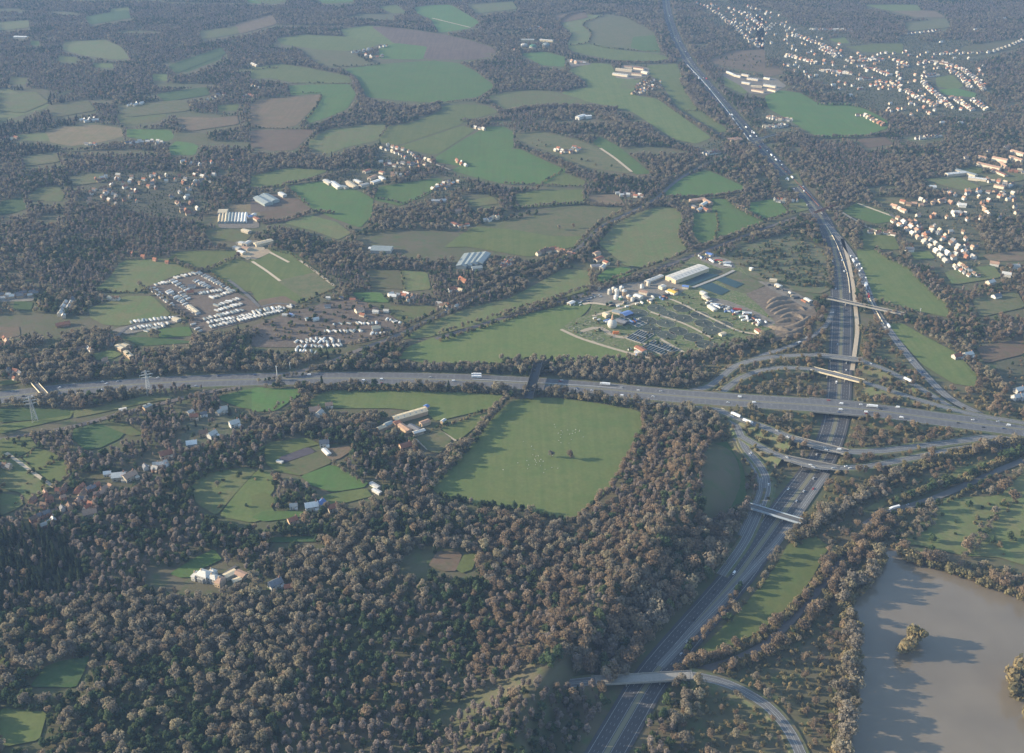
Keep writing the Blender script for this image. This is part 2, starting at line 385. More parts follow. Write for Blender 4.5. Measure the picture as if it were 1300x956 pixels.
f('green',[(290,20),(400,62),(392,80),(220,74)],21); f('green',[(60,130),(160,112),(400,107),(398,168),(260,180),(90,190)],21)
f('brown',[(430,135),(560,130),(600,180),(440,180)],21)
f('bright',[(810,112),(870,60),(1010,8),(1195,90),(1180,112),(960,138),(820,130)],21)
f('olive',[(480,372),(560,285),(640,235),(780,192),(850,197),(895,240),(868,340),(905,400),(880,420),(700,488),(610,478),(540,420)],21)
f('bright',[(465,545),(520,505),(620,495),(640,518),(500,568)],21)
f('bright',[(935,225),(1040,222),(1045,350),(1000,378),(938,350)],21); f('bright',[(1050,215),(1045,150),(1130,160),(1290,240),(1290,265),(1100,345),(1055,352)],21)
f('bright',[(1235,172),(1310,162),(1310,228),(1240,208)],21)
f('heath',[(925,324),(970,306),(1008,296),(1040,316),(1054,326),(1052,367),(1041,372),(995,366),(960,352),(938,345)],None)
f('works',[(712,418),(730,405),(748,400),(752,385),(728,388),(724,381),(770,364),(810,360),(845,348),(868,338),(880,325),(905,322),(940,340),(950,352),(948,372),(985,405),(988,415),(965,422),(945,440),(900,446),(865,452),(830,455),(810,450),(770,440),(735,430)],None)
f('yard',[(724,382),(745,376),(790,362),(845,356),(870,365),(860,374),(830,376),(800,384),(775,388),(752,384)],None)
f('yard',[(898,378),(925,384),(960,398),(984,410),(975,415),(945,402),(905,388)],None)
f('yard',[(884,328),(905,325),(928,333),(932,340),(915,340)],None); f('heath',[(905,345),(925,342),(945,350),(970,362),(948,372),(925,366)],None)
f('soil' if 0 else 'scrap',[(948,374),(975,364),(1000,370),(1028,386),(1036,400),(1018,412),(995,424),(985,424),(986,408),(962,384)],None)
f('yard',[(962,357),(985,362),(1015,376),(1034,389),(1028,392),(990,372)],None)
# --- middle right
f('bright',[(395,210),(470,172),(640,235),(655,255),(560,268),(450,235)],31); f('green',[(500,305),(560,295),(640,330),(675,400),(500,400)],31)
f('green',[(470,408),(570,408),(600,440),(720,490),(770,560),(850,630),(910,680),(918,738),(780,708),(560,658),(540,620),(480,480)],31)
f('green',[(1125,412),(1145,411),(1178,430),(1213,448),(1239,476),(1239,492),(1210,487),(1170,462),(1145,434)],None)
f('olive',[(800,52),(960,42),(1080,88),(1000,103),(900,76)],31)
f('bright',[(-20,165),(60,152),(118,220),(20,238),(-20,235)],31); f('olive',[(130,172),(190,152),(220,200),(130,220)],31)
f('dull',[(540,142),(700,142),(690,168),(600,168)],31); f('green',[(740,420),(820,415),(850,445),(760,450)],31)
f('brown',[(1100,432),(1300,412),(1300,455),(1130,455)],31)
# --- lower left
f('green',[(465,80),(560,58),(608,80),(560,103),(485,108)],2); f('green',[(0,217),(60,207),(108,217),(60,229),(0,234)],2)
f('green',[(0,432),(190,412),(300,365),(370,362),(350,398),(300,408),(100,452),(0,478)],2); f('dark',[(0,350),(170,350),(350,360),(350,385),(200,405),(0,420)],2)
f('olive',[(370,362),(480,350),(600,322),(720,292),(860,292),(850,303),(700,328),(500,372),(370,398)],2)
f('bright',[(1095,290),(1280,247),(1320,245),(1320,365),(1200,345),(1110,310)],2); f('bright',[(0,250),(240,255),(240,280),(120,362),(0,368)],12)
f('dark',[(372,452),(500,427),(620,475),(600,500),(500,548),(430,558),(360,500)],2); f('olive',[(500,427),(630,427),(718,480),(660,488),(620,475)],2)
f('green',[(0,503),(150,492),(185,545),(100,590),(0,600)],2); f('green',[(190,548),(330,600),(350,680),(275,735),(180,660),(110,595)],2)
f('olive',[(0,605),(100,598),(175,665),(265,742),(150,820),(100,770),(0,750)],2)
f('dull',[(400,680),(500,672),(560,700),(440,708)],2)
f('olive',[(0,775),(100,790),(115,830),(70,860),(0,890)],2)
f('olive',[(243,618),(262,602),(310,594),(325,598),(300,625),(275,655),(250,640)],None)
f('green',[(302,625),(327,598),(345,602),(348,622),(338,636),(352,655),(320,664),(278,656)],None)
f('green',[(60,540),(100,520),(270,498),(340,530),(270,545),(130,598),(150,625),(250,690),(120,665),(70,625)],12)
f('dull',[(165,628),(322,572),(345,560),(400,622),(245,688),(170,650)],12)
f('slate',[(135,598),(280,546),(318,570),(160,622)],12)
f('bright',[(245,690),(400,632),(580,722),(560,745),(400,770),(290,732)],12); f('green',[(320,800),(400,778),(570,752),(600,790),(480,820),(400,832)],12)
f('green',[(0,790),(60,770),(110,800),(100,850),(0,880)],12)
f('brown',[(340,565),(480,535),(500,560),(440,600),(400,612)],12)
f('green',[(290,312),(380,262),(520,256),(900,266),(1250,282),(1255,308),(1215,345),(920,415),(870,370),(700,350),(500,350),(300,345)],12)
f('dull',[(820,497),(930,452),(1000,505),(940,575),(890,568)],12); f('green',[(940,450),(1195,365),(1205,372),(1040,505),(1015,505)],12)
f('green',[(650,508),(700,505),(760,513),(816,523),(820,540),(800,580),(775,620),(740,650),(728,662),(690,655),(650,645),(600,640),(555,628),(545,615),(575,590),(600,565),(625,532)],None,smooth=2)
f('bright',[(850,312),(960,242),(1070,190),(1110,240),(1000,290),(960,328),(900,330)],3)
f('dark',[(220,782),(300,752),(450,722),(420,800),(380,880),(150,880)],3); f('green',[(0,722),(30,738),(0,760)],3); f('green',[(0,900),(60,905),(50,940),(0,950)],None)
f('brown',[(882,270),(930,200),(1030,200),(1048,220),(1018,298),(960,298)],13); f('green',[(1022,290),(1060,217),(1130,212),(1100,290),(1050,308)],13)
f('bright',[(0,30),(60,0),(260,0),(230,30),(60,50)],13); f('green',[(70,390),(120,352),(150,362),(90,393)],13)
f('dark',[(90,130),(340,125),(350,150),(100,155)],13)
f('dark',[(905,565),(930,560),(944,598),(948,636),(920,648),(898,655),(892,600)],None)  # green field given the dark colour to carry the shade of tall trees
# --- lower right
f('green',[(1000,692),(1035,682),(1052,695),(1030,735),(1010,763),(992,778),(968,800),(930,820),(880,835),(905,810),(940,775),(972,738),(990,712)],None)
f('olive',[(1097,648),(1125,632),(1200,610),(1214,597),(1275,580),(1297,577),(1224,603),(1148,630),(1112,648)],None)
f('olive',[(1135,690),(1163,672),(1180,650),(1195,634),(1270,630),(1300,600),(1345,590),(1345,722),(1300,718),(1268,708),(1224,706),(1168,693)],None)
sheet('mud_bank',FM['brown'],[(1116,697),(1144,696),(1152,709),(1200,723),(1252,739),(1282,751),(1312,757),(1505,785),(1505,1090),(1050,1090),(1062,960),(1078,867),(1081,835),(1080,800),(1069,770),(1076,742),(1103,731)],None,smooth=2,z=.48)
sheet('lake',M['lake'],[(1122,700),(1142,700),(1150,713),(1198,727),(1249,743),(1280,755),(1310,762),(1500,790),(1500,1080),(1060,1080),(1072,985),(1062,950),(1082,915),(1094,880),(1080,862),(1090,838),(1083,822),(1093,803),(1078,770),(1085,745),(1110,735)],None,smooth=2,z=.55)
for c_,p_ in (('olive',[(0,122),(45,118),(60,130),(30,142),(0,140)]),('dull',[(60,135),(110,128),(120,140),(70,148)]),('dull',[(150,135),(235,128),(240,140),(160,148)]),('dark',[(200,120),(260,112),(265,120),(210,128)]),('dark',[(215,84),(280,62),(285,68),(225,92)]),('brown',[(300,32),(345,20),(350,30),(305,42)]),('dark',[(110,22),(160,14),(165,22),(115,30)]),('dull',[(30,200),(70,195),(75,205),(35,210)]),('olive',[(255,41),(300,35),(302,42),(258,49)]),('olive',[(0,30),(35,27),(36,34),(0,38)]),('dull',[(90,225),(130,220),(132,230),(95,235)]),('brown',[(235,156),(300,148),(302,157),(240,166)]),
 ('dull',[(1240,225),(1300,215),(1300,228),(1245,236)]),('olive',[(1200,346),(1260,338),(1270,352),(1210,361)]),('dull',[(1235,381),(1290,372),(1300,390),(1245,402)]),('brown',[(1240,442),(1300,430),(1300,450),(1250,462)]),('dull',[(1150,30),(1200,25),(1205,34),(1155,39)]),('dull',[(1220,61),(1290,50),(1292,60),(1230,71)]),('dull',[(990,226),(1012,221),(1018,235),(995,239)]),('olive',[(600,8),(650,4),(655,11),(605,16)]),('brown',[(705,20),(740,14),(745,22),(712,28)])):
    f(c_,p_)
# lagoons at the works
for q in ([(962,590),(1038,570),(1128,610),(1082,634)],[(1052,555),(1100,541),(1198,576),(1158,598)],[(905,572),(1000,522),(1075,532),(935,588)]):
    sheet('lagoon',M['tank_water'],q,21,smooth=0,z=1.6)
for q in ([(740,478),(810,520)],): pass
OPEN+=[np.array(q) for q in ([(518,702),(548,698),(545,728),(512,724)],[(188,728),(216,722),(216,742),(190,746)],[(236,730),(262,726),(262,752),(240,752)])]
SPZ=[(30,[(-40,20),(200,150),(300,150),(640,260),(720,160),(1130,250),(1300,200),(1300,235),(1060,300),(1130,560),(1050,600),(700,600),(440,520),(200,400),(-40,260)]),
 (20,[(940,0),(1100,0),(1300,60),(1300,300),(1180,190),(960,40)]),
 (31,[(640,180),(900,150),(1060,40),(1300,0),(1300,250),(1040,280),(1100,560),(940,560),(640,300),(600,200)]),
 (1,[(420,20),(1000,20),(1010,200),(1000,260),(420,180)]),
 (2,[(380,740),(560,660),(860,560),(860,640),(520,790),(400,867),(120,867),(180,800)]),
 (3,[(150,0),(500,0),(460,50),(160,60)]),
 (2,[(920,370),(1200,360),(1220,440),(1000,560),(900,560)]),
 (10,[(640,720),(880,760),(820,850),(600,850)]),(11,[(360,30),(700,0),(720,40),(500,110),(360,70)]),
 (11,[(860,90),(1000,30),(1060,80),(900,180)]),
 (32,[(1150,100),(1300,60),(1300,330),(1200,320)]),
 (30,[(-20,560),(150,590),(180,660),(0,700)]),(20,[(960,730),(1100,700),(1100,790),(980,790)]),
]
SPARSE=[np.array(T(t,p)) for t,p in SPZ]
for q in SPARSE: sheet('garden_land',FM['garden'],[tuple(v) for v in q],None,open_=False,z=.05)
# ================= ROADS AND RAILWAYS =================
mA=[(-220,520),(-100,512),(0,505),(60,497),(130,491),(200,486),(290,482),(400,480),(500,480),(600,483),(680,487),(760,493),(850,502),(950,509),(1050,515),(1130,523),(1200,533),(1300,545),(1420,562)]
hA=[1,1,1,1,1,1,1,1,1,1,1,1,4,8,8.5,8,5.5,2,1]
road('motorway','m25',mA,18.5,zs=hA,emb=True,gaps=[(1035,1092)])
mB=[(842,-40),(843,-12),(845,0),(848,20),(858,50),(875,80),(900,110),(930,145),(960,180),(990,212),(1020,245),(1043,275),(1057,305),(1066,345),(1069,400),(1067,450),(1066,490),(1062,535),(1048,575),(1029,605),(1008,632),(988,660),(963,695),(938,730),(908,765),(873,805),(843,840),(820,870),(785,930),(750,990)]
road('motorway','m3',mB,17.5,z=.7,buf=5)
S=lambda pts,zs,w=5.0,gaps=(): road('slip_road','slip',pts,w,zs=zs,emb=True,buf=2.5,gaps=gaps)
S([(770,497),(840,500),(895,494),(915,480),(930,466),(950,458),(985,452),(1040,450),(1085,455),(1115,465),(1150,482),(1180,500),(1215,522)],[1.1,1.1,2,3,5,6.5,7.5,8,8,7,5,3,2],gaps=[(1040,1092)])
S([(905,508),(925,490),(945,477),(970,469),(995,466),(1041,469),(1092,483),(1148,502),(1198,517),(1239,527),(1300,537),(1380,548)],[3.5,4,5.5,7,8,8,8,7,5.5,4,2.4,1.3],gaps=[(1032,1092)])
S([(772,507),(818,514),(858,516),(880,512),(914,521),(945,534),(970,542),(1003,555),(1038,568),(1059,572),(1084,574),(1122,572),(1178,565),(1224,559),(1262,553),(1300,556),(1380,572)],[1.1,1.2,2.5,4,5.5,7,8,8,8,8,7.5,6,4,3,2,1.2,1.1],6.0,gaps=[(1015,1072)])
S([(940,553),(966,568),(982,575),(1008,586),(1033,593),(1059,594),(1097,593),(1130,587),(1178,577),(1230,567),(1300,566)],[5,6.5,7.5,8,8,8,6.5,5,3.5,2,1.2],5.0,gaps=[(1000,1062)])
S([(900,512),(930,530),(940,552),(946,569),(963,588),(973,605),(974,622),(964,648),(945,690),(915,730)],[4,5,5,5,4,3,2,1.1,.9,.9],5.0)
S([(934,556),(944,573),(957,592),(966,610),(965,626),(955,648),(940,680)],[4.5,4.2,3.5,2.6,2,1.1,.9],3.6)
road('slip_road','slip',[(1047,282),(1066,302),(1081,322),(1093,345),(1101,367),(1107,386),(1122,410),(1140,435),(1160,460),(1178,480),(1198,500),(1215,512),(1245,526)],6.5,z=1.0,buf=4)
road('slip_road','slip',[(1058,392),(1051,412),(1030,428),(1000,441),(970,450),(950,458)],4.5,zs=[.9,1,2,3,4.5,6],buf=3)
road('slip_road','slip',[(1050,600),(1030,628),(1008,660),(985,690),(955,722),(915,765),(870,812),(838,846)],4.6,z=.95,buf=4)  # paler strip stands for the sunlit right carriageway beside the shaded one
TR=lambda pts,w=3.0,t=None,m='gravel_track',z=1.0: road('track',m,pts,w,t=t,z=z,buf=2)
TR([(1069,303),(1077,330),(1083,360),(1086,390),(1089,418),(1086,440),(1082,470)],3.2)
TR([(762,188),(780,200),(802,218)],3.5); TR([(1056,262),(1078,275),(1102,289),(1130,299)],3.2); TR([(1089,258),(1110,266),(1135,275)],3.2)
TR([(900,90),(1000,115),(1092,137)],4,10); TR([(0,460),(70,505),(140,558)],2.6,11); TR([(90,415),(185,465)],2.6,11); TR([(235,452),(320,512),(410,582)],2.4,11)
TR([(30,570),(100,620),(180,680),(270,742)],2.4,2); TR([(712,418),(735,429),(770,440),(805,450),(832,456)],3.0)
TR([(930,455),(1020,510)],1.8,12); TR([(820,500),(880,555)],1.8,12); TR([(800,490),(865,470)],2.0,12)
TR([(740,386),(752,384),(775,388),(800,384)],3.2)
TR([(752,401),(768,397),(785,392),(802,386),(812,384)],3); TR([(738,421),(752,416),(765,416),(772,422),(785,429),(800,427)],4.5)
TR([(826,396),(850,404),(872,412),(895,424),(905,430)],2.4); TR([(842,376),(865,385),(888,397),(912,408),(938,421),(960,424)],2.4); TR([(800,428),(822,438),(845,450)],2.4); TR([(838,430),(852,438),(868,447)],2.6)
TR([(879,365),(900,357),(918,350),(932,343)],3,None,'concrete',2.0); TR([(915,820),(990,850)],3,10)
LN=lambda pts,w=3.2,t=None: road('road','lane',pts,w,t=t,z=1.05,buf=3)
LN([(495,430),(520,418),(548,404),(599,381),(650,353),(700,335),(716,329),(736,314),(762,287),(797,271),(833,253),(856,231),(884,214),(905,204)],4)
LN([(1130,272),(1143,281),(1165,298),(1185,313),(1208,334)],3.5); LN([(1300,584),(1260,600),(1219,619),(1180,635),(1122,651),(1098,666)],4.5); ROADS.append((ROADS[-1][0],12.0))
road('road','slip',[(560,912),(630,884),(690,872),(722,867.5),(756,864)],5.4,zs=[1,3,5.5,7,7.4],emb=True,buf=4); road('road','slip',[(876,857.3),(905,862),(935,872),(975,895),(1005,930),(1030,990)],5.4,zs=[7.4,6,4,2,1,1],emb=True,buf=4); LN([(140,440),(150,425),(165,412),(230,400)],2.6); LN([(0,473),(30,476),(60,474)],4)
LN([(265,740),(285,728),(300,718)],2.0)
LN([(290,355),(303,365),(316,376),(330,390)],3.0); LN([(330,390),(350,384),(378,388)],2.4)
RL=lambda pts,t=None: road('railway','ballast',pts,4.5,t=t,z=.9,buf=8)
RL([(500,428),(447,447),(409,464),(371,474),(335,477)]); RL([(305,492),(254,499),(218,509),(152,525),(89,543),(0,558),(-80,572)])
RL([(1127,652),(1092,684),(1066,706),(1046,739),(1021,769),(995,797),(970,820),(930,840),(880,853)])
RL([(553,430),(599,416),(640,403),(691,389),(749,371),(818,348),(884,323),(970,290),(1010,276),(1035,270)])
# ================= bridges, walls =================
def bridge(a,b,half,z,label,deckm='deck_asphalt',parm='concrete',par=1.2,group=None,piers=2,name='bridge'):
    A=np.array(G(*a,z)[:2]); B=np.array(G(*b,z)[:2]); L=np.linalg.norm(B-A); ang=math.atan2(*(B-A)[::-1])
    e=link(name,None,loc=((A[0]+B[0])/2,(A[1]+B[1])/2,0),rz=ang); tag(e,label,'bridge',group)
    d=MB(); d.box(-L/2,L/2,-half,half,z-1.3,z-.15); d.build('deck',[M[deckm]],e)
    for s in (-1,1):
        p=MB(); p.box(-L/2,L/2,s*(half+.01) if s>0 else -half-.35,half+.35 if s>0 else -half-.01,z-1.5,z+par); p.build('parapet',[M[parm]],e)
    for k in range(piers):
        x=-L/2+L*(k+1)/(piers+1); p=MB()
        for y in (-half*.6,half*.6): p.cyl(x,y,-.1,z-1.3,.7,8)
        p.box(x-.8,x+.8,-half*.9,half*.9,z-2.3,z-1.31); p.build('pier',[M['concrete']],e)
    return e
bridge((1028,513.5),(1098,519.5),19.5,8.15,'wide motorway viaduct carrying the busy cross motorway over the north south one',par=1.0)
bridge((1034,449.8),(1096,457),5.6,7.9,'slender uppermost slip road flyover of the junction',par=1.0)
bridge((1030,467.5),(1096,484),5.6,7.9,'curving slip road flyover just above the wide motorway viaduct',parm='pale_stone',par=1.0)
bridge((1008,557),(1076,574),6.6,7.9,'slip road flyover just below the wide viaduct with white vans',par=1.0)
bridge((996,581),(1066,594.5),5.6,7.9,'lowest curving slip road flyover of the junction',par=1.0)
b=bridge((1050,377.5),(1150,399),4.2,8.3,'long plain overbridge crossing the motorway beside the queue of traffic',parm='concrete',piers=3)
bridge((949,641),(1018,662),4.6,7.5,'low bridge with bluish white parapets over the tree shaded motorway',parm='blue_white',par=1.2)
bridge((1034,270),(1060,260),2.2,8,'narrow dark footbridge over the motorway beside the far wood',deckm='dark_steel',parm='rust',par=1.4)
bridge((43,485),(61,505),4.0,7,'short road bridge with two pale parapets at the far left of the motorway',parm='pale_stone',par=1.3,piers=1)
b=bridge((684,460),(671,505),6.0,9,'dark steel railway bridge crossing the motorway above the large square field',deckm='dark_steel',parm='dark_steel',par=4.5,piers=1)
bridge((752,864),(880,857),5.4,7.5,'flat pale road bridge over the motorway at the near edge',deckm='concrete',parm='concrete',par=1.0)
bridge((935,185),(985,170),3.5,8,'distant dark overbridge where the motorway bends by the houses',deckm='dark_steel',parm='concrete')
def wall(pts,h,th,mat,label,name='wall',cat='wall',z0=0,group=None,z=None):
    P,s=smooth_line([G(a,b,(z if z is not None else z0)) for a,b in pts],6,1); nr=ribbon_verts(P,1)
    V=[]
    for i in range(len(P)):
        for u,zz in ((-th/2,z0),(th/2,z0),(th/2,z0+h),(-th/2,z0+h)): V.append((P[i,0]+nr[i,0]*u,P[i,1]+nr[i,1]*u,zz))
    Fc=[(4*i+k,4*i+(k+1)%4,4*i+4+(k+1)%4,4*i+4+k) for i in range(len(P)-1) for k in range(4)]+[(0,1,2,3),(4*len(P)-4,4*len(P)-1,4*len(P)-2,4*len(P)-3)]
    return tag(link(name,mesh(name,V,Fc,[mat])),label,cat,group)
wall([(915,522),(930,528),(946,535)],5.5,1.2,M['pale_stone'],'sunlit sandstone retaining wall under the slip road beside the dark wood')
wall([(947,536),(950,541),(953,549)],5.0,1.4,M['pale_stone'],'short steep end of the sunlit retaining wall by the dark wood')
wall([(1158,509),(1180,516),(1205,524)],4.5,1.2,M['pale_stone'],'sunlit sandstone wall where the flyover slip road rejoins the motorway')
wall([(1058,474),(1076,480),(1094,487)],4.5,1.0,M['pale_stone'],'pale retaining wall beside the second flyover over the motorway')
wall([(600,482),(680,486),(760,491),(850,500)],1.0,.7,M['white_sheet'],'long white central crash barrier on the cross motorway','crash_barrier','barrier',z0=1.0)
wall([(872,82),(895,106),(925,143),(952,180)],1.7,1.8,M['white_sheet'],'long central crash barrier with painted white glint on the distant motorway','crash_barrier','barrier',z0=.7)  # barrier thickened and whitened to put its sunlit glint into shape and colour
wall([(1048,285),(1060,305),(1070,330),(1077,352),(1079,372)],1.0,.8,M['pale_stone'],'pale verge barrier between motorway and queueing slip road','crash_barrier','barrier',z0=.7)
wall([(1096,365),(1100,372),(1112,395),(1122,412)],1.4,1.2,M['pale_stone'],'short sandy wall beside the slip road under the long overbridge',z0=.5)
wall([(991,212),(1012,232),(1040,262)],1.2,1.0,M['rust'],'thin rusty barrier along the outer edge of the distant motorway bend','crash_barrier','barrier',z0=.5)
# pylons and tall sign posts
def pylon(p,h,label,bw=6.5):
    x,y,_=G(*p); e=link('pylon',None,loc=(x,y,0),rz=.4); tag(e,label,'pylon','electricity pylons beside the motorway')
    b=MB(); w=.42
    def hw(z): return bw/2*(1-z/h)+.5
    lv=[0,h*.18,h*.34,h*.48,h*.6,h*.7,h*.8,h*.9,h]
    for sx in (-1,1):
        for sy in (-1,1): b.bar((sx*hw(0),sy*hw(0),0),(sx*hw(h),sy*hw(h),h),w)
    for z0,z1 in zip(lv,lv[1:]):
        a,c=hw(z0),hw(z1)
        for q in range(4):
            P=[(-1,-1),(1,-1),(1,1),(-1,1)]; u,v=P[q],P[(q+1)%4]
            b.bar((u[0]*a,u[1]*a,z0),(v[0]*c,v[1]*c,z1),w*.6); b.bar((v[0]*a,v[1]*a,z0),(u[0]*c,u[1]*c,z1),w*.6)
            b.bar((u[0]*c,u[1]*c,z1),(v[0]*c,v[1]*c,z1),w*.6)
    b.build('lattice_tower',[M['galvanised']],e)
    for z,l in ((h*.7,7.5),(h*.82,9),(h*.94,6)):
        c=MB()
        for s in (-1,1):
            c.bar((0,-.8,z),(s*l,0,z+.6),.4); c.bar((0,.8,z),(s*l,0,z+.6),.4); c.bar((0,0,z+2),(s*l,0,z+.6),.3); c.bar((s*l,0,z+.5),(s*l,0,z-2.2),.35)
        c.build('crossarm',[M['galvanised']],e)
pylon((190,500),38,'tall grey lattice pylon beside the cross motorway at left')
pylon((45,535),40,'tall grey lattice pylon in the strip field below the left road bridge')
for p,h,l in (((352,477),15,'taller white mast beside the cut where the railway meets the motorway'),((368.5,468),10,'shorter white mast beside the railway near the caravans'),((1168,398),8,'slim white post in the green field right of the queueing slip road')):
    x,y,_=G(*p); e=tag(link('mast',None,loc=(x,y,0)),l,'mast'); b=MB(); b.cyl(0,0,0,h,.75,8,r2=.5); b.build('pole',[M['white_wall']],e); b=MB(); b.box(-1.3,1.3,-.4,.4,h+.01,h+1.2); b.build('lamp_head',[M['white_wall']],e)
# ================= BUILDINGS =================
BLD=[]   # (x,y,r) to keep trees away
ORD=['','first','second','third','fourth','fifth','sixth','seventh','eighth','ninth','tenth','eleventh','twelfth','thirteenth','fourteenth','fifteenth','sixteenth','seventeenth','eighteenth','nineteenth','twentieth']
def ordl(i,n):
    """i counts from 0, left to right"""
    if n==1: return ''
    if i==0: return 'leftmost'
    if i==n-1: return 'rightmost'
    j=n-1-i
    def w(k):
        if k<=20: return ORD[k]
        t={2:'twenty',3:'thirty',4:'forty',5:'fifty',6:'sixty'}[k//10]; return t+'-'+ORD[k%10] if k%10 else {2:'twentieth',3:'thirtieth',4:'fortieth',5:'fiftieth',6:'sixtieth'}[k//10]
    return (w(i+1)+' from left') if i<=j else (w(j+1)+' from right')
MC={}; HOUSES=[]
def hmesh(wall,roof,detail):
    k=(wall,roof,detail)
    if k in MC: return MC[k]
    L,W,h,rh=10,7.5,5.0,3.0
    b=MB(); x,y=L/2,W/2
    b.add([(-x,-y,-.1),(x,-y,-.1),(x,y,-.1),(-x,y,-.1),(-x,-y,h),(x,-y,h),(x,y,h),(-x,y,h),(-x,0,h+rh-.1),(x,0,h+rh-.1)],[(0,1,5,4),(2,3,7,6),(1,2,6,9,5),(3,0,4,8,7)])
    wm=mesh('wall',b.V,b.F,[M[wall]])
    b=MB(); o=.5
    for s in (-1,1):
        e0=(y+o)*s; z0=h-rh*o/y
        b.add([(-x-o,e0,z0),(x+o,e0,z0),(x+o,0,h+rh),(-x-o,0,h+rh),(-x-o,e0,z0+.3),(x+o,e0,z0+.3),(x+o,0,h+rh+.3),(-x-o,0,h+rh+.3)],[(0,1,2,3),(4,5,6,7),(0,1,5,4),(1,2,6,5),(2,3,7,6),(3,0,4,7)])
    rm=mesh('roof',b.V,b.F,[M[roof]])
    b=MB(); b.box(x-1.6,x-.6,-.5,.5,h+rh-.6,h+rh+1.6); b.box(x-1.4,x-1.0,-.2,.2,h+rh+1.61,h+rh+2.0); cm=mesh('chimney',b.V,b.F,[M['brick_wall']])
    wins=[]
    if detail:
        for xx,zz in ((-3,1.6),(3,1.6),(-3,3.9),(3,3.9)):
            b=MB()
            for s in (-1,1): b.box(xx-.8,xx+.8,s*(y+.01) if s>0 else -y-.08,y+.08 if s>0 else -y-.01,zz-.6,zz+.6)
            wins.append(('window',mesh('window',b.V,b.F,[M['glass']])))
        b=MB(); b.box(-.6,.6,-y-.09,-y-.01,0,2.1); wins.append(('door',mesh('door',b.V,b.F,[M['timber']])))
        b=MB(); b.box(2.2,5.2,-y-2.6,-y-.01,-.05,2.6); b.add([(2.0,-y-2.9,2.61),(5.4,-y-2.9,2.61),(5.4,-y-.01,3.6),(2.0,-y-.01,3.6)],[(0,1,2,3)]); wins.append(('porch',mesh('porch',b.V,b.F,[M[wall]])))
    MC[k]=(wm,rm,cm,wins); return MC[k]
def house(px,py,rz,label=None,wall='white_wall',roof='brown_tile',sx=1,sy=1,sz=1,group=None,detail=False,cat='house'):
    x,y,_=G(px,py); wm,rm,cm,w=hmesh(wall,roof,detail)
    e=link('house',None,loc=(x,y,0),rz=rz,scale=(sx,sy,sz)); tag(e,label,cat,group)
    link('wall',wm,e); r=link('roof',rm,e)
    if PX(x,y)[1]>60: link('chimney',cm,r)
    for n,m in w: link(n,m,e)
    BLD.append((x,y,7*max(sx,sy))); HOUSES.append(e); return e
def street(t,pts,n,desc,where,walls,roofs,sizes=(.7,1.05),jit=2.0,both=0,group=None,detail=False,row=True):
    """houses spaced along a street; every one is labelled by its place in the row"""
    P,s=smooth_line([G(a,b) for a,b in T(t,pts)],1.0,1); nr=ribbon_verts(P,1); out=[]
    if t==30 or t==20 and pts[0][0]>940: n=int(n*2.1); both=max(both,5); sizes=(sizes[0]*1.1,sizes[1]*1.15)
    if t in (2,3): sizes=(.6,.85)
    if (t==30 and n>12) or (t==31 and n>12): road('road','lane',T(t,pts),2.4,z=1.0,buf=1.5)
    for i in range(n):
        k=min(len(P)-1,int((i+.5)/n*len(P))); side=both*(1 if i%2 else -1)
        x=P[k,0]+nr[k,0]*side+random.uniform(-jit,jit); y=P[k,1]+nr[k,1]*side+random.uniform(-jit,jit)
        a=math.atan2(nr[k,0],-nr[k,1])+random.choice((0,0,0,PI/2))*(not row)+random.uniform(-.15,.15)
        w=random.choice(walls); r=random.choice(roofs); q=random.uniform(*sizes)
        px,py=PX(x,y); out.append((px,house(px,py,a,None,w,r,q*random.uniform(.9,1.2),q,random.uniform(.8,1.05),group or ('houses '+where)[:60],detail)))
    out.sort(key=lambda v:v[0])
    for i,(_,e) in enumerate(out):
        e['label']=' '.join((ordl(i,len(out))+' '+desc+' '+where).split())
        if len(e['label'].split())>16: print('LONG',e['label'])
WH=['white_wall','white_wall','cream_wall','white_wall']; MX=['white_wall','cream_wall','brick_wall','tan_brick']
RF=['brown_tile','grey_slate','red_tile','brown_tile','pale_sheet']; RP=['pale_sheet','white_sheet','grey_slate','bronze_roof']; RR=['red_tile','brown_tile','bronze_roof']
def st(t,p,n,d,w,wa=WH,ro=None,**k): street(t,p,n,d,w,wa,ro or RF+['tan_sheet'],**k)
# --- far right village
st(20,[(955,15),(1040,50),(1100,95),(1150,130),(1200,180),(1290,232)],22,'white house','on the long straight street nearest the distant motorway',both=5)
st(20,[(1110,40),(1180,60),(1240,90),(1300,150)],11,'white house','on the parallel street at the village top',both=6)
st(20,[(1210,30),(1290,60)],4,'small house','at the upper corner of the village beside the wood')
st(30,[(10,155),(60,110),(140,150)],7,'pale house','on the loop near the upper left of the village',both=6)
st(30,[(165,180),(230,205),(300,230),(370,272)],13,'white house','on the bright diagonal street left of the village green',both=5)
st(30,[(280,243),(330,265),(362,290)],7,'large white house','in the dense row left of the village green',sizes=(.9,1.3))
st(30,[(115,275),(150,290),(200,300),(265,320)],9,'white house','on the lane below the upper village loop',both=6)
st(30,[(230,150),(330,150),(440,155)],8,'pale house','along the lane above the village green',both=4)
st(30,[(280,355),(360,362),(440,372)],9,'white house','on the western street below the village green',both=5)
st(30,[(400,305),(470,312),(540,300),(600,300)],9,'brick house','scattered among gardens below the green',MX,both=8,row=False)
st(30,[(470,400),(525,398)],4,'white house','in the short close south of the green')
st(30,[(500,345),(560,352),(625,382)],8,'bright white house','on the slanting street in the middle of the village',both=5)
st(30,[(640,300),(720,325),(700,340)],6,'brick house','at the crossroads in the middle of the village',MX,both=7)
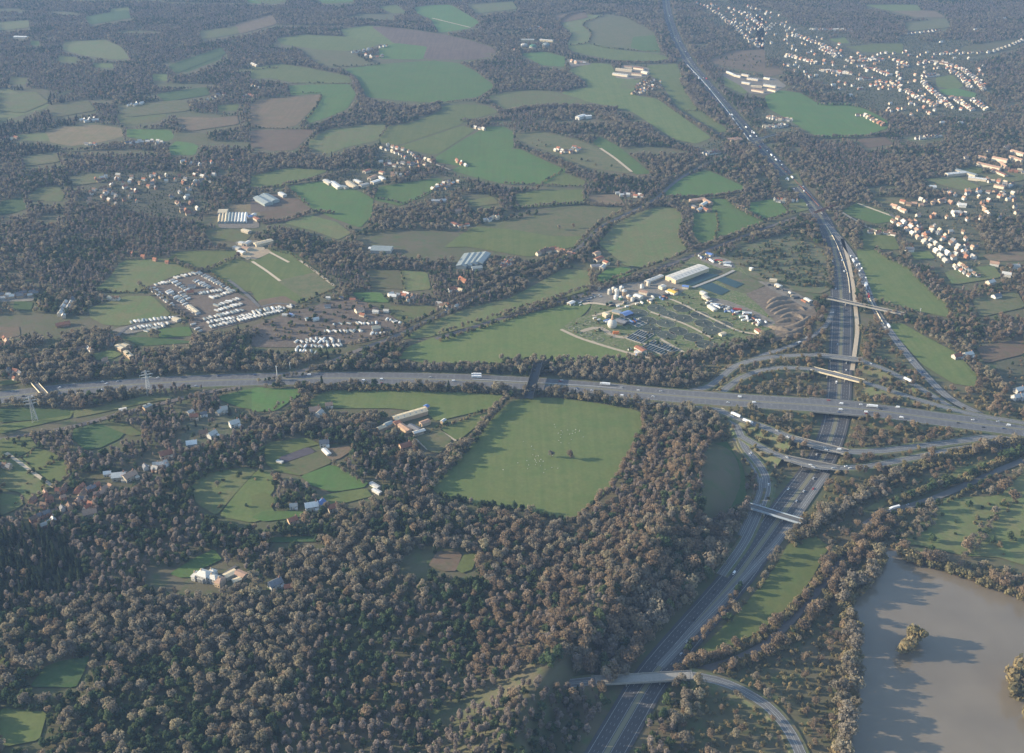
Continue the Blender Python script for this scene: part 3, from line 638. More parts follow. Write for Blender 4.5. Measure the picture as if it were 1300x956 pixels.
st(30,[(775,318),(850,312),(920,325),(985,345),(1040,385),(1075,420),(1100,455)],20,'cream fronted house','on the outer crescent round the eastern field',sizes=(.9,1.2),wa=['cream_wall','white_wall'])
st(30,[(905,340),(960,365),(1000,400),(1030,442)],10,'white house','on the inner crescent right of the small eastern field')
st(30,[(790,410),(830,450),(880,490),(940,548)],14,'cream fronted house','on the straight terrace left of the small eastern field',sizes=(.9,1.2),wa=['cream_wall','white_wall'])
st(30,[(925,490),(975,508),(1045,556)],9,'white house','on the street closing the eastern field from below',both=4)
st(30,[(1040,500),(1075,525),(1115,553)],6,'pale house','in the last short row at the eastern end of the estate')
st(30,[(705,452),(740,475),(780,500),(862,530)],10,'white house','on the lower street of the village',both=5)
st(30,[(560,410),(640,430),(690,440)],6,'small house','in wooded gardens south of the village centre',MX,both=9,row=False)
st(30,[(720,172),(790,165),(862,155)],7,'white house','right of the village green below the wood',both=5)
st(30,[(845,275),(960,272),(1060,268),(1130,265),(1220,235),(1300,200)],15,'white house','strung along the road to the upper right edge',both=4)
st(30,[(800,385),(860,378)],4,'long white building','at the top of the small eastern field',sizes=(1.2,1.6))
st(30,[(460,582),(500,580),(540,600),(600,632)],7,'pale terrace house','at the right tip of the large green field',MX)
st(30,[(760,700),(810,690),(880,685)],7,'small white chalet','in the dark clearing below the lower village street',sizes=(.5,.7),both=3)
st(30,[(20,590),(60,600),(140,605)],9,'white park home','in the upper row beside the distant motorway',sizes=(.5,.75),both=6,row=False)
st(30,[(0,640),(50,640),(110,630)],9,'white park home','in the lower row beside the distant motorway',sizes=(.5,.75),both=6,row=False)
for a,b in ((1200,97),(885,215),(345,430),(428,482),(890,620),(980,622),(1055,152)): 
    q=T(30,[(a,b)])[0]; house(*q,.3,{1200:'lone white house in woodland at the upper right',885:'lone pale house near the wooded ridge right of the green',345:'lone white house in the wood south of the western street',428:'lone white house beside the tip of the large green field',890:'lone pale house below the village beside the wood',980:'small white house below the eastern estate',1055:'small white house on the wood edge above the village'}[a],sx=1.3,sy=1.2,roof='pale_sheet')
# --- right: large tan blocks and main street
def shed(a,b,W,h,label,wall='pale_sheet',roof='white_sheet',cat='shed',group=None,rh=None,name='shed',t=None,door=True):
    a,b=T(t,[a,b]); A=np.array(G(*a)[:2]); B=np.array(G(*b)[:2]); d=B-A; L=np.linalg.norm(d); rz=math.atan2(d[1],d[0]); rh=W*.12 if rh is None else rh
    e=link(name,None,loc=((A[0]+B[0])/2,(A[1]+B[1])/2,0),rz=rz); tag(e,label,cat,group); x,y=L/2,W/2
    w=MB(); w.add([(-x,-y,-.1),(x,-y,-.1),(x,y,-.1),(-x,y,-.1),(-x,-y,h),(x,-y,h),(x,y,h),(-x,y,h),(-x,0,h+rh-.05),(x,0,h+rh-.05)],[(0,1,5,4),(2,3,7,6),(1,2,6,9,5),(3,0,4,8,7)])
    w.build('wall',[M[wall]],e); r=MB(); o=.5
    for s in (-1,1):
        r.add([(-x-o,(y+o)*s,h-.05),(x+o,(y+o)*s,h-.05),(x+o,0,h+rh),(-x-o,0,h+rh),(-x-o,(y+o)*s,h+.3),(x+o,(y+o)*s,h+.3),(x+o,0,h+rh+.35),(-x-o,0,h+rh+.35)],[(0,1,2,3),(4,5,6,7),(0,1,5,4),(1,2,6,5),(2,3,7,6),(3,0,4,7)])
    ro=r.build('roof',[M[roof]],e)
    if door and L>12:
        d=MB(); d.box(-x-.12,-x-.02,-min(2.5,y*.6),min(2.5,y*.6),0,min(4,h*.8)); d.build('door',[M['dark_steel']],e)
        if L>30:
            for k in range(int(L/9)):
                xx=-x+5+9*k
                for s in (-1,1):
                    rl=MB(); rl.add([(xx,s*y*.25,h+rh*.75+.42),(xx+1.6,s*y*.25,h+rh*.75+.42),(xx+1.6,s*y*.75,h+rh*.25+.42),(xx,s*y*.75,h+rh*.25+.42)],[(0,1,2,3)]); rl.build('rooflight',[M['grey_sheet']],ro)
    n=max(1,int(L/14))
    for k in range(n+1): BLD.append((A[0]+(B[0]-A[0])*k/n,A[1]+(B[1]-A[1])*k/n,W*.6+6))
    return e
for i,(a,b,W) in enumerate([((1065,828),(1180,855),11),((1140,800),(1215,815),10),((1235,765),(1300,785),11),((1225,795),(1290,815),10),((1070,795),(1110,805),10),((1180,825),(1210,850),9)]):
    shed(a,b,W,7,ordl(i,6)+' cream apartment block with tan roof at the right edge below the heath',wall='cream_wall',roof='bronze_roof',cat='apartment block',t=30,rh=2.5,group='apartment blocks at the right edge',name='apartment_block') if 0 else shed(a,b,W,7,['long front','middle','rearmost right','right hand','small left','short corner'][i]+' cream block with tan roof in the apartment group at the right edge',wall='cream_wall',roof='bronze_roof',cat='apartment block',t=30,rh=2.5,name='apartment_block')
for q,l in (((1005,800),'lone cream villa left of the apartment blocks'),((1208,748),'cream villa on the wood edge above the apartment blocks'),((1118,765),'small white villa between wood and apartment blocks')):
    a=T(30,[q])[0]; house(*a,.5,l,'cream_wall','bronze_roof',1.4,1.3,1.3)
for i,(a,b,W,r) in enumerate([((910,35),(1010,25),12,'white_sheet'),((960,12),(1060,40),12,'grey_sheet'),((1020,50),(1110,62),11,'white_sheet'),((1140,10),(1210,40),10,'red_tile'),((1150,88),(1200,98),10,'bronze_roof')]):
    shed(a,b,W,6,['long white roofed school block above the playing field','grey roofed school block behind the white one','low white roofed block right of the playing field','red tiled hall between the school and the estate','tan roofed hall below the school'][i],wall='cream_wall',roof=r,cat='school building',t=31,name='school_building')
st(31,[(1090,65),(1150,60),(1200,75),(1250,90)],10,'white house','around the school in the upper right',both=8,row=False)
st(31,[(1210,10),(1300,20)],6,'pale house','above the school at the right edge',MX,both=7,row=False)
st(31,[(1020,120),(1100,110),(1180,130),(1240,120)],8,'small house','in the gardens below the school',MX,both=8,row=False)
st(31,[(680,170),(730,180),(800,185),(900,160)],9,'tan brick house','in the lane above the footbridge field',['tan_brick','cream_wall'],RR,sizes=(.9,1.2),both=3)
st(31,[(640,185),(680,205),(712,220)],5,'cream terrace house','in the short terrace behind the footbridge field',['cream_wall'],['pale_sheet','bronze_roof'],sizes=(.9,1.1))
st(31,[(640,250),(700,285),(760,325),(830,375),(890,420),(940,468)],20,'cream fronted house','on the long straight street right of the motorway',['cream_wall','white_wall'],['bronze_roof','pale_sheet','brown_tile'],sizes=(.95,1.25),jit=1.2,both=9)
st(31,[(835,285),(870,320),(930,365),(985,410),(1040,452)],13,'white house','on the second street behind the long straight one',sizes=(.8,1.1),both=5)
st(31,[(960,480),(1000,510),(1050,545)],11,'small white cottage','in the cluster closing the long street',sizes=(.6,.9),both=8,row=False)
st(31,[(530,325),(600,320),(660,330)],6,'white farm cottage','beside the striped paddocks by the motorway',sizes=(.8,1.1),both=5)
for q,l,w,r in (((1150,482),'wide cream house with tan roof alone in the right hand meadow','white_wall','bronze_roof'),((1252,495),'small white house near the right edge of the meadow','white_wall','pale_sheet'),((1130,575),'tall cream house in the wood below the meadow','cream_wall','pale_sheet'),((1160,645),'grey roofed cottage in the right hand wood','white_wall','grey_slate'),((1210,535),'white shed in the right hand wood clearing','white_wall','white_sheet'),((840,98),'lone white house by the field below the school','white_wall','white_sheet'),((962,225),'lone white house left of the second street','white_wall','white_sheet'),((990,188),'white bungalow above the second street','white_wall','white_sheet'),((888,165),'bright white villa at the end of the tan lane','white_wall','bronze_roof'),((725,410),'white cottage at the foot of the paddocks','white_wall','grey_slate')):
    a=T(31,[q])[0]; house(*a,random.uniform(-.5,.5),l,w,r,1.5,1.3,1.1)
for q,l,r in (((962,98),'white farmhouse with red roof at the right edge of the junction field','red_tile'),((1018,90),'small white barn beside the farmhouse right of the junction','white_sheet'),((1272,268),'tall white house near the right edge above the motorway','pale_sheet'),((1262,303),'low white house near the right edge above the motorway','white_sheet'),((1297,298),'white house cut by the right edge above the motorway','white_sheet')):
    a=T(32,[q])[0]; house(*a,.4,l,'white_wall',r,1.4,1.2,1.1,detail=True)
# --- farms left of the motorway
st(20,[(130,150),(165,140),(215,150)],5,'red roofed house','in the terrace above the biogas tanks',MX,['red_tile','pale_sheet'],both=6)
for i,(a,b,W) in enumerate([((85,205),(150,205),14),((180,205),(245,210),12)]): shed(a,b,W,6,['long pale shed behind the left biogas dome','pale shed behind the right biogas dome'][i],t=20,wall='tan_sheet',roof='pale_sheet')
def dome(t,q,r,h,label,mat='green_paint',wallm='concrete',rate=1.0,name='biogas_tank',cat='tank',group=None):
    x,y,_=G(*T(t,[q])[0]); e=tag(link(name,None,loc=(x,y,0)),label,cat,group); b=MB(); b.cyl(0,0,-.1,h,r,24); b.build('wall',[M[wallm]],e)
    b=MB(); n=24; V=[];Fc=[]
    for k in range(5):
        a=k/5*PI/2
        V+=[(r*.98*math.cos(a)*math.cos(2*PI*i/n),r*.98*math.cos(a)*math.sin(2*PI*i/n),h+.02+r*rate*math.sin(a)) for i in range(n)]
    V.append((0,0,h+r*rate)); 
    for k in range(4): Fc+=[(k*n+i,k*n+(i+1)%n,(k+1)*n+(i+1)%n,(k+1)*n+i) for i in range(n)]
    Fc+=[(4*n+i,4*n+(i+1)%n,5*n) for i in range(n)]
    b.add(V,Fc); b.build('dome',[M[mat]],e); BLD.append((x,y,r+5)); return e
dome(20,(100,232),13,5,'pale domed biogas tank at the left of the distant works','pale_sheet',rate=.5); dome(20,(145,238),14,5,'green domed biogas tank in the middle of the distant works','green_paint',rate=.5); dome(20,(210,230),14,5,'green domed biogas tank at the right of the distant works','grey_sheet',rate=.5)
st(20,[(40,250),(60,255)],1,'white cabin','at the gate of the distant biogas works')
st(20,[(330,305),(360,318),(410,320)],6,'tan barn','in the small yard right of the biogas works',['tan_brick','cream_wall'],['bronze_roof','pale_sheet'],both=4)
for i,(a,b,W,r) in enumerate([((560,352),(640,360),15,'tan_sheet'),((545,375),(620,385),14,'pale_sheet'),((640,375),(690,380),13,'bronze_roof'),((650,345),(700,352),12,'red_tile'),((690,365),(720,372),12,'pale_sheet'),((600,340),(640,343),10,'bronze_roof')]):
    shed(a,b,W,6,['longest tan barn','front left pale barn','front right brown barn','rear right red roofed barn','small pale end barn','small rear brown barn'][i]+' of the distant farm yard under the landfill mound',wall='cream_wall',roof=r,t=20,cat='barn',name='barn')
st(20,[(650,475),(690,455),(740,440),(770,430)],14,'pale house','in the front of the round hamlet on the green slope',MX,RF+['pale_sheet'],both=9,row=False)
st(20,[(670,440),(700,415),(750,405),(775,415)],11,'house','in the back of the round hamlet on the green slope',MX,RF,both=8,row=False)
shed((365,600),(400,588),14,8,'white manor house with grey roof at the wood edge',wall='white_wall',roof='white_sheet',t=20,cat='manor house',name='manor_house'); shed((405,592),(435,590),11,7,'lower white wing beside the white manor house',wall='white_wall',roof='white_sheet',t=20,cat='house',name='house')
st(20,[(255,750),(300,770),(350,760),(370,740)],11,'red roofed house','in the farm hamlet beside the winding track',MX,['red_tile','pale_sheet','brown_tile'],both=7,row=False)
st(20,[(1005,775),(1040,770),(1065,765)],5,'white cottage','beside the motorway above the bend',both=4)
st(20,[(1130,705),(1165,702)],2,'tan roofed hall','beside the distant overbridge',['tan_brick'],['bronze_roof'],sizes=(1.5,1.8))
for i,(a,b,W,r,n) in enumerate([((1115,365),(1150,380),9,'white_sheet','small left end'),((1150,382),(1185,390),10,'white_sheet','bright white'),((1190,378),(1225,385),10,'pale_sheet','long rear pale'),((1215,398),(1270,405),10,'pale_sheet','broad middle'),((1190,418),(1230,425),9,'white_sheet','front left white'),((1235,435),(1290,440),11,'cream','front cream'),((1240,455),(1300,465),12,'bronze_roof','large front tan')]):
    shed(a,b,W,5,n+' depot shed on the gravel yard beside the distant motorway',wall='cream_wall',roof=r if r!='cream' else 'tan_sheet',t=20)
for i,(a,b,W,r,n) in enumerate([((0,395),(30,400),10,'white_sheet','upper'),((0,430),(60,440),11,'white_sheet','long white'),((20,452),(60,462),9,'bronze_roof','lower tan')]):
    shed(a,b,W,5,n+' depot shed at the right end of the motorway side yard',wall='cream_wall',roof=r,t=30)
st(10,[(495,265),(540,262),(570,255),(600,245)],8,'white farm building','in the left arm of the distant farm',both=4)
st(10,[(560,275),(600,290),(640,290),(655,280)],7,'pale roofed barn','in the front row of the distant farm',['tan_brick','cream_wall'],['pale_sheet','red_tile'],sizes=(.9,1.3),both=4)
st(10,[(635,240),(660,235),(680,230)],3,'white barn','on the right arm of the distant farm')
st(10,[(655,735),(700,750),(760,765),(800,800)],15,'white house','in the upper half of the hedged hamlet',both=14,row=False)
st(10,[(640,825),(690,820),(740,830),(800,835),(860,815)],15,'brick house','in the lower half of the hedged hamlet',MX,RF,both=12,row=False)
st(10,[(1015,805),(1045,820),(1065,835)],5,'tan brick house','in the isolated farm by the pale track',['tan_brick','white_wall'],RR+['white_sheet'],both=4)
st(10,[(1110,640),(1165,655)],3,'grey barn','behind the three striped pastures',['cream_wall'],['grey_slate','pale_sheet'])
st(10,[(860,800),(905,815)],3,'pale cottage','where the pale track meets the hamlet')
st(10,[(0,430),(20,440),(60,450)],4,'white house','at the left of the pastures above the tan field')
# --- far left
shed((75,190),(138,192),18,6,'long white estate building in the far left wood',wall='white_wall',roof='white_sheet',t=0,cat='building',name='building')
st(0,[(410,610),(440,605),(490,600)],8,'white park home','in the far left clearing',sizes=(.7,1.1),both=10,row=False,ro=['white_sheet'])
st(0,[(650,535),(680,525),(720,520)],7,'white park home','on the slope right of the far left clearing',sizes=(.6,.9),both=8,row=False,ro=['white_sheet'])
st(0,[(0,705),(40,700),(70,690)],6,'white house','at the left edge below the tan field',both=10,row=False)
st(0,[(640,725),(700,715),(760,712),(810,720)],13,'grey roofed house','in the hamlet below the far left pasture',MX,['grey_slate','pale_sheet'],both=6,row=False)
st(0,[(430,725),(480,728)],3,'low pale shed','below the tan field')
st(0,[(1040,505),(1080,480),(1130,475)],6,'pale house','on the wooded lane left of the pastures',both=5)
st(0,[(1215,490),(1240,480),(1270,485)],4,'small house','by the tan field corner',MX)
st(0,[(900,820),(930,815),(960,830),(1100,810),(1170,815)],9,'pink walled house','in the strip of gardens left of the brown fields',['tan_brick','white_wall'],['red_tile','pale_sheet'],both=6,row=False)
st(0,[(1255,320),(1290,335)],3,'long grey shed','at the left end of the upper pasture',['cream_wall'],['pale_sheet'],sizes=(1.1,1.4))
# --- middle left scattered wooded suburb
for i,(p,n,w) in enumerate([([(475,60),(520,55)],3,'near the olive clearing'),([(640,100),(655,95)],2,'in the wood right of the clearing'),([(770,45),(800,35)],3,'on the wood ridge'),([(440,110),(560,140),(620,180)],8,'among trees left of the dark ride'),([(560,40),(700,60),(780,90)],8,'among trees above the dark ride'),([(870,120),(930,180),(980,230)],8,'in wooded gardens right of the dark ride'),([(900,60),(1000,80),(1100,30)],9,'in the upper wooded gardens'),([(960,20),(1060,40)],5,'beside the pink walled houses'),([(910,225),(960,215)],4,'above the white polytunnels')]):
    st(1,p,n,'small house',w,MX,RF,both=12,row=False)
st(1,[(0,645),(60,640),(130,635),(190,622)],10,'grey shed','in the yards at the left edge',['tan_brick','white_wall'],['grey_slate','pale_sheet'],both=5)
st(1,[(350,660),(330,700),(310,745)],9,'grey roofed chalet','down the wooded lane at left',['cream_wall'],['grey_slate','pale_sheet'],both=5)
st(1,[(300,785),(330,780)],2,'red brick house','at the end of the wooded lane',['brick_wall'],['red_tile'],sizes=(1.2,1.5))
st(1,[(550,650),(590,655)],3,'white cabin','between the two olive fields')
st(1,[(640,420),(730,450),(870,480)],4,'red brick house','along the hedge of the olive field',['brick_wall'],['red_tile'])
def tunnel(a,b,W,h,label,mat,t,group):
    a,b=T(t,[a,b]); A=np.array(G(*a)[:2]); B=np.array(G(*b)[:2]); d=B-A; L=np.linalg.norm(d); e=link('polytunnel',None,loc=((A[0]+B[0])/2,(A[1]+B[1])/2,0),rz=math.atan2(d[1],d[0])); tag(e,label,'polytunnel',group)
    n=10; V=[]; 
    for x in (-L/2,L/2): V+=[(x,-W/2*math.cos(PI*i/n),h*math.sin(PI*i/n)) for i in range(n+1)]
    Fc=[(i,i+1,n+2+i,n+1+i) for i in range(n)]; link('cover',mesh('cover',V,Fc,[M[mat]]),e)
    b=MB(); b.add(V,[tuple(range(n,-1,-1)),tuple(range(n+1,2*n+2))]); b.build('end_wall',[M['grey_sheet']],e); BLD.append(((A[0]+B[0])/2,(A[1]+B[1])/2,L/2+4))
for i in range(9):
    x=1100+i*16
    tunnel((x-3,272),(x+3,226),7.5,5.5,ordl(i,9)+' '+('tan ' if i<3 else 'grey ' if i<5 else 'white ')+'polytunnel in the row beside the nursery yard',['tan_sheet','tan_sheet','tan_sheet','grey_sheet','grey_sheet','white_sheet','white_sheet','white_sheet','white_sheet'][i],1,'polytunnels of the nursery')
shed((1095,220),(1140,219),22,5,'tan roofed nursery hall behind the polytunnels',roof='tan_sheet',t=1)
for i,(a,b,W,r,l) in enumerate([((1240,248),(1262,244),10,'canvas_blue','small blue roofed nursery shed'),((1266,240),(1275,232),9,'white_sheet','white cabin at the nursery corner'),((1275,250),(1295,262),9,'red_tile','red roofed nursery shop'),((1215,312),(1250,322),10,'tan_sheet','yellowish stable below the nursery'),((1170,398),(1200,408),8,'pale_sheet','left cabin of the farm yard by the sandy arena'),((1195,420),(1222,428),9,'white_sheet','white shed at the left tip of the sandy arena'),((1215,400),(1245,408),9,'bronze_roof','brown barn behind the sandy arena'),((1200,375),(1220,380),9,'white_sheet','small white shed behind the farm yard'),((1225,385),(1250,370),9,'pale_sheet','pale shed in the middle of the farm yard')]):
    shed(a,b,W,5,l,roof=r,t=1,wall='cream_wall')
shed((15,385),(100,365),14,5,'pale greenish barn right of the sandy arena',roof='tan_sheet',wall='tan_sheet',t=11)
shed((28,150),(85,183),20,6,'grey twin span greenhouse on the bare earth, left span',roof='grey_sheet',t=11,wall='grey_sheet'); shed((60,138),(118,170),20,6,'grey twin span greenhouse on the bare earth, right span',roof='grey_sheet',t=11,wall='grey_sheet')
shed((140,128),(165,142),10,6,'white barn right of the grey greenhouse',roof='white_sheet',t=11); shed((600,408),(700,412),26,6,'lone long pale barn in the middle wood',roof='grey_sheet',t=11); shed((585,402),(610,403),10,4,'small white shed left of the lone long barn',roof='white_sheet',t=11)
for k in range(4): shed((1045+k*28,500-k*6),(1085+k*28,438-k*2),19,6,ordl(k,4)+' span of the big grey greenhouse beside the wood',roof='grey_sheet',wall='grey_sheet',t=11,cat='greenhouse',name='greenhouse',door=False)
shed((1100,505),(1150,500),12,5,'dull grey shed below the big greenhouse',roof='grey_sheet',t=11)
# industrial hamlet by the green fields
for i,(a,b,W,r,l) in enumerate([((365,62),(395,80),12,'pale_sheet','leftmost pale shed'),((400,72),(440,100),13,'white_sheet','long white shed'),((450,92),(475,100),11,'grey_sheet','grey shed'),((478,70),(520,98),13,'tan_sheet','cream shed'),((515,62),(545,75),10,'white_sheet','white rear shed'),((540,92),(580,80),11,'pale_sheet','pale front shed'),((585,55),(620,40),10,'bronze_roof','brown rear shed'),((600,75),(640,62),11,'white_sheet','white right shed'),((640,45),(662,60),9,'white_sheet','small white end shed'),((560,20),(590,10),10,'red_tile','red roofed back house'),((640,20),(660,25),9,'red_tile','orange roofed back house')]):
    shed(a,b,W,5,l+' of the works hamlet above the bright green field',wall='cream_wall',roof=r,t=11)
st(11,[(690,30),(740,35),(790,25)],7,'tan house','right of the works hamlet',MX,RF,both=5)
st(11,[(905,90),(940,105),(980,75),(1020,60)],10,'grey roofed house','in the wooded hamlet above the middle wood',MX,['grey_slate','pale_sheet'],both=9,row=False)
st(11,[(900,168),(940,165),(970,162)],4,'white bungalow','below the wooded hamlet',ro=['white_sheet'])
st(11,[(1160,262),(1185,258),(1215,250),(1240,240)],5,'white villa','on the curved drive above the two-tone field',both=3)
shed((1000,272),(1025,285),9,4,'low red roofed pavilion by the curved drive',roof='red_tile',t=11,wall='white_wall'); shed((1030,290),(1085,280),8,3.5,'long bright red roofed shed by the curved drive',roof='red_tile',t=11,wall='white_wall'); house(*T(11,[(1030,218)])[0],.4,'tan house alone in the brown clearing','tan_brick','bronze_roof',1.5,1.2,1.1)
st(11,[(1270,455),(1285,480),(1240,490)],5,'white house','right of the big grey greenhouse',both=6)
st(11,[(690,640),(720,630),(780,635),(795,660)],6,'white shed','along the hedge above the small olive field',both=5)
st(11,[(985,615),(1015,608),(1050,615)],4,'white house','below the big greenhouse wood')
st(11,[(925,685),(970,690),(990,705),(1010,690)],6,'cream house','on the bank beside the tree lined lane',both=4)
st(11,[(1040,550),(1075,575)],2,'red brick house','in the wood below the greenhouse',['brick_wall'],['red_tile'])
# middle right hamlets
st(21,[(170,430),(220,410),(260,405),(300,420),(350,432)],12,'red roofed terrace house','in the curved row above the tree lined lane',['tan_brick','cream_wall'],RR,sizes=(.9,1.2))
st(21,[(0,488),(20,460),(45,455)],5,'white house','left of the curved terrace',both=4)
for i,(a,b,W,r,l) in enumerate([((435,495),(480,492),12,'grey_slate','blue grey roofed barn in front'),((455,465),(490,450),11,'red_tile','red tiled farmhouse in the middle'),((450,435),(475,425),10,'bronze_roof','tan barn at the back'),((500,470),(520,480),9,'red_tile','red outhouse on the right'),((485,505),(500,490),8,'pale_sheet','narrow pale barn')]):
    shed(a,b,W,5,l+' of the tree ringed farm below the two-tone field',wall='cream_wall',roof=r,t=21,rh=2,cat='farm building',name='farm_building')
st(21,[(560,130),(600,130),(650,132),(700,140)],8,'white cottage','along the lane above the curved railway cutting',MX+['white_wall'],RF+['white_sheet'],both=5)
for i,(a,b,W,r,l) in enumerate([((930,165),(1000,155),11,'bronze_roof','long rear barn'),((1000,160),(1035,180),11,'bronze_roof','tan right barn'),((985,190),(1010,175),9,'pale_sheet','pale middle barn'),((1000,205),(1020,215),9,'red_tile','red front cottage'),((940,190),(960,200),9,'grey_slate','grey left stable'),((965,215),(985,205),8,'white_sheet','white front stable')]):
    shed(a,b,W,5,l+' of the farm between the two green paddocks',wall='tan_brick',roof=r,t=21,rh=2,cat='farm building',name='farm_building')
st(21,[(1170,190),(1195,200)],2,'tan cottage','in the hedge right of the green paddocks',['tan_brick'],RR)
st(31,[(50,160),(100,165),(155,160)],14,'small white van-like cabin','in the lorry park beside the motorway',sizes=(.45,.65),both=6,row=False)
def scatter_houses(poly,n,where,t=None,s=(.75,1.1)):
    pp=T(t,poly); x0,x1=min(p[0] for p in pp),max(p[0] for p in pp); y0,y1=min(p[1] for p in pp),max(p[1] for p in pp); k=0
    while k<n:
        x,y=random.uniform(x0,x1),random.uniform(y0,y1); c=False
        for i in range(len(pp)):
            a,b=pp[i-1],pp[i]
            if (a[1]>y)!=(b[1]>y) and x<(b[0]-a[0])*(y-a[1])/(b[1]-a[1])+a[0]: c=not c
        for q in OPEN:
            if c and q[:,0].min()<x<q[:,0].max() and q[:,1].min()<y<q[:,1].max(): c=False
        if not c: continue
        k+=1; house(x,y,random.choice((.3,1.9))+random.uniform(-.3,.3),'small house half hidden by trees '+where,random.choice(MX+['white_wall','cream_wall']),random.choice(RF+['pale_sheet','bronze_roof']),random.uniform(*s),random.uniform(*s),1.0,group='scattered houses '+where)
scatter_houses([(0,40),(200,150),(640,260),(1130,260),(1100,540),(700,590),(440,510),(200,390),(-20,250)],210,'in the big village at the upper right',30)
scatter_houses([(950,5),(1100,30),(1300,90),(1300,280),(1180,170)],60,'at the top of the big village',20)
scatter_houses([(700,180),(1060,60),(1290,20),(1290,240),(1040,270),(1080,540),(960,500),(700,260)],60,'in the village at the right edge',31,(.7,1.0))
scatter_houses([(430,30),(1000,30),(1000,190),(440,170)],40,'in the wooded suburb at left',1,(.6,.9))
# --- sewage works
shed((851,358.5),(893,343),25,8,'very long cream roofed process hall at the back of the treatment works',wall='tan_sheet',roof='pale_sheet',rh=1.5,cat='industrial hall',name='process_hall')
FB=[(833,392),(811,398),(848,400),(866,392),(822,408),(845,411),(868,405),(888,401),(827,419),(861,421),(893,411),(880,429),(904,420),(918,413),(846,426),(895,438)]
LBL=['beside the clutter of silos','nearest the silos at left','second in the back row','behind the long diagonal path','just below the leftmost','in the centre of the second row','above the middle of the path','right of the diagonal path','in the left of the third row','in the middle of the third row','beside the vehicle compound','in the middle of the front row','right of the front middle one','at the far right tip','beside the settling lanes','lowest of all near the hedge']
def filterbed(q,label,r=15.5,water=False,name='filter_bed',cat='filter bed',group='round filter beds of the treatment works'):
    x,y,_=G(*q); e=tag(link(name,None,loc=(x,y,0),rz=random.uniform(0,3)),label,cat,group)
    n=28; V=[];Fc=[]
    for rr,z in ((r,-.1),(r,1.2),(r-.28,1.2),(r-.28,.9)): V+=[(rr*math.cos(2*PI*i/n),rr*math.sin(2*PI*i/n),z) for i in range(n)]
    for k in range(3): Fc+=[(k*n+i,k*n+(i+1)%n,(k+1)*n+(i+1)%n,(k+1)*n+i) for i in range(n)]
    link('rim_wall',mesh('rim_wall',V,Fc,[M['concrete']]),e)
    link('bed',mesh('bed',[(v[0],v[1],.95 if not water else .8) for v in V[3*n:]],[tuple(range(n))],[M['clinker'] if not water else M['tank_water']]),e)
    b=MB(); b.cyl(0,0,.7,2.7,.9,8); b.build('centre_column',[M['concrete']],e)
    b=MB()
    for s in ((1,0),(-1,0)) if water else ((1,0),(-1,0),(0,1),(0,-1)): b.bar((0,0,2.2),(s[0]*(r-1),s[1]*(r-1),2.2),.28)
    b.build('rotating_arm',[M['dark_steel']],e); BLD.append((x,y,r+2))
for q,l in zip(FB,LBL): filterbed(q,'dark round filter bed '+l)
for q,l in (((729,418),'leftmost small round tank with blue green water'),((744,424.5),'second small round tank along the works edge'),((759,431.5),'largest front round tank full of blue water'),((762,417.5),'round tank beside the pale egg shaped digester'),((749,410),'small round tank behind the pale sandy yard'),((775,423),'round tank next to the orange pipe stack')):
    filterbed(q,l,9.5,True,'settling_tank','tank','small round tanks of the treatment works')
def lanes(a,b,W,n,label,water=True):
    A=np.array(G(*a)[:2]); B=np.array(G(*b)[:2]); d=B-A; L=np.linalg.norm(d); e=tag(link('aeration_basin',None,loc=((A[0]+B[0])/2,(A[1]+B[1])/2,0),rz=math.atan2(d[1],d[0])),label,'basin')
    w=MB(); x=L/2
    for s in (-1,1): w.box(-x,x,s*W/2-.4,s*W/2+.4,-.1,2)
    for k in range(n+1): xx=-x+L*k/n; w.box(xx-.35,xx+.35,-W/2+.41,W/2-.41,-.1,2)
    w.build('basin_wall',[M['concrete']],e); w=MB(); w.add([(-x,-W/2,1.2),(x,-W/2,1.2),(x,W/2,1.2),(-x,W/2,1.2)],[(0,1,2,3)]); w.build('water_surface',[M['tank_water']],e)
    w=MB(); w.box(-x,x,-.5,.5,2.02,2.2); w.build('walkway',[M['galvanised']],e)
lanes((822,437),(855,449),34,9,'long bank of parallel aeration lanes at the lower edge of the works'); lanes((803,425),(822,431),40,6,'short bank of aeration lanes left of the long one')
lanes((790,403),(816,414),22,5,'dark rectangular basins between the egg digester and filter beds')
shed((790,403.5),(800,400),14,6,'dark blue roofed pump house among the basins',wall='dark_steel',roof='canvas_blue'); shed((783,409),(795,413),12,5,'dark pump hall right of the egg digester',wall='dark_steel',roof='grey_slate')
x,y,_=G(777,416); e=tag(link('digester',None,loc=(x,y,0)),'pale egg shaped digester with a conical cap in the treatment works','digester')
b=MB(); n=20; prof=[(5,-.1),(7.2,3),(8,6.5),(7.4,10),(5.5,13),(3,15)]; V=[(r*math.cos(2*PI*i/n),r*math.sin(2*PI*i/n),z) for r,z in prof for i in range(n)]
b.add(V,[(k*n+i,k*n+(i+1)%n,(k+1)*n+(i+1)%n,(k+1)*n+i) for k in range(5) for i in range(n)]); o=b.build('vessel',[M['white_wall']],e); b=MB(); b.cyl(0,0,14.9,24,2.2,12,r2=.8); b.build('vent_tower',[M['bronze_roof']],e); BLD.append((x,y,12))
def silo(q,r,h,label,mat,cone=True):
    x,y,_=G(*q); e=tag(link('silo',None,loc=(x,y,0)),label,'silo','silos at the back of the treatment works'); b=MB(); b.cyl(0,0,-.1,h,r,16); b.build('shell',[M[mat]],e)
    b=MB(); b.cyl(0,0,h+.02,h+r*.6,r+.2,16,r2=.5); b.build('cap',[M['pale_sheet']],e); b=MB(); b.bar((r+.3,0,0),(r+.3,0,h),.4); b.build('ladder',[M['galvanised']],e); BLD.append((x,y,r+3))
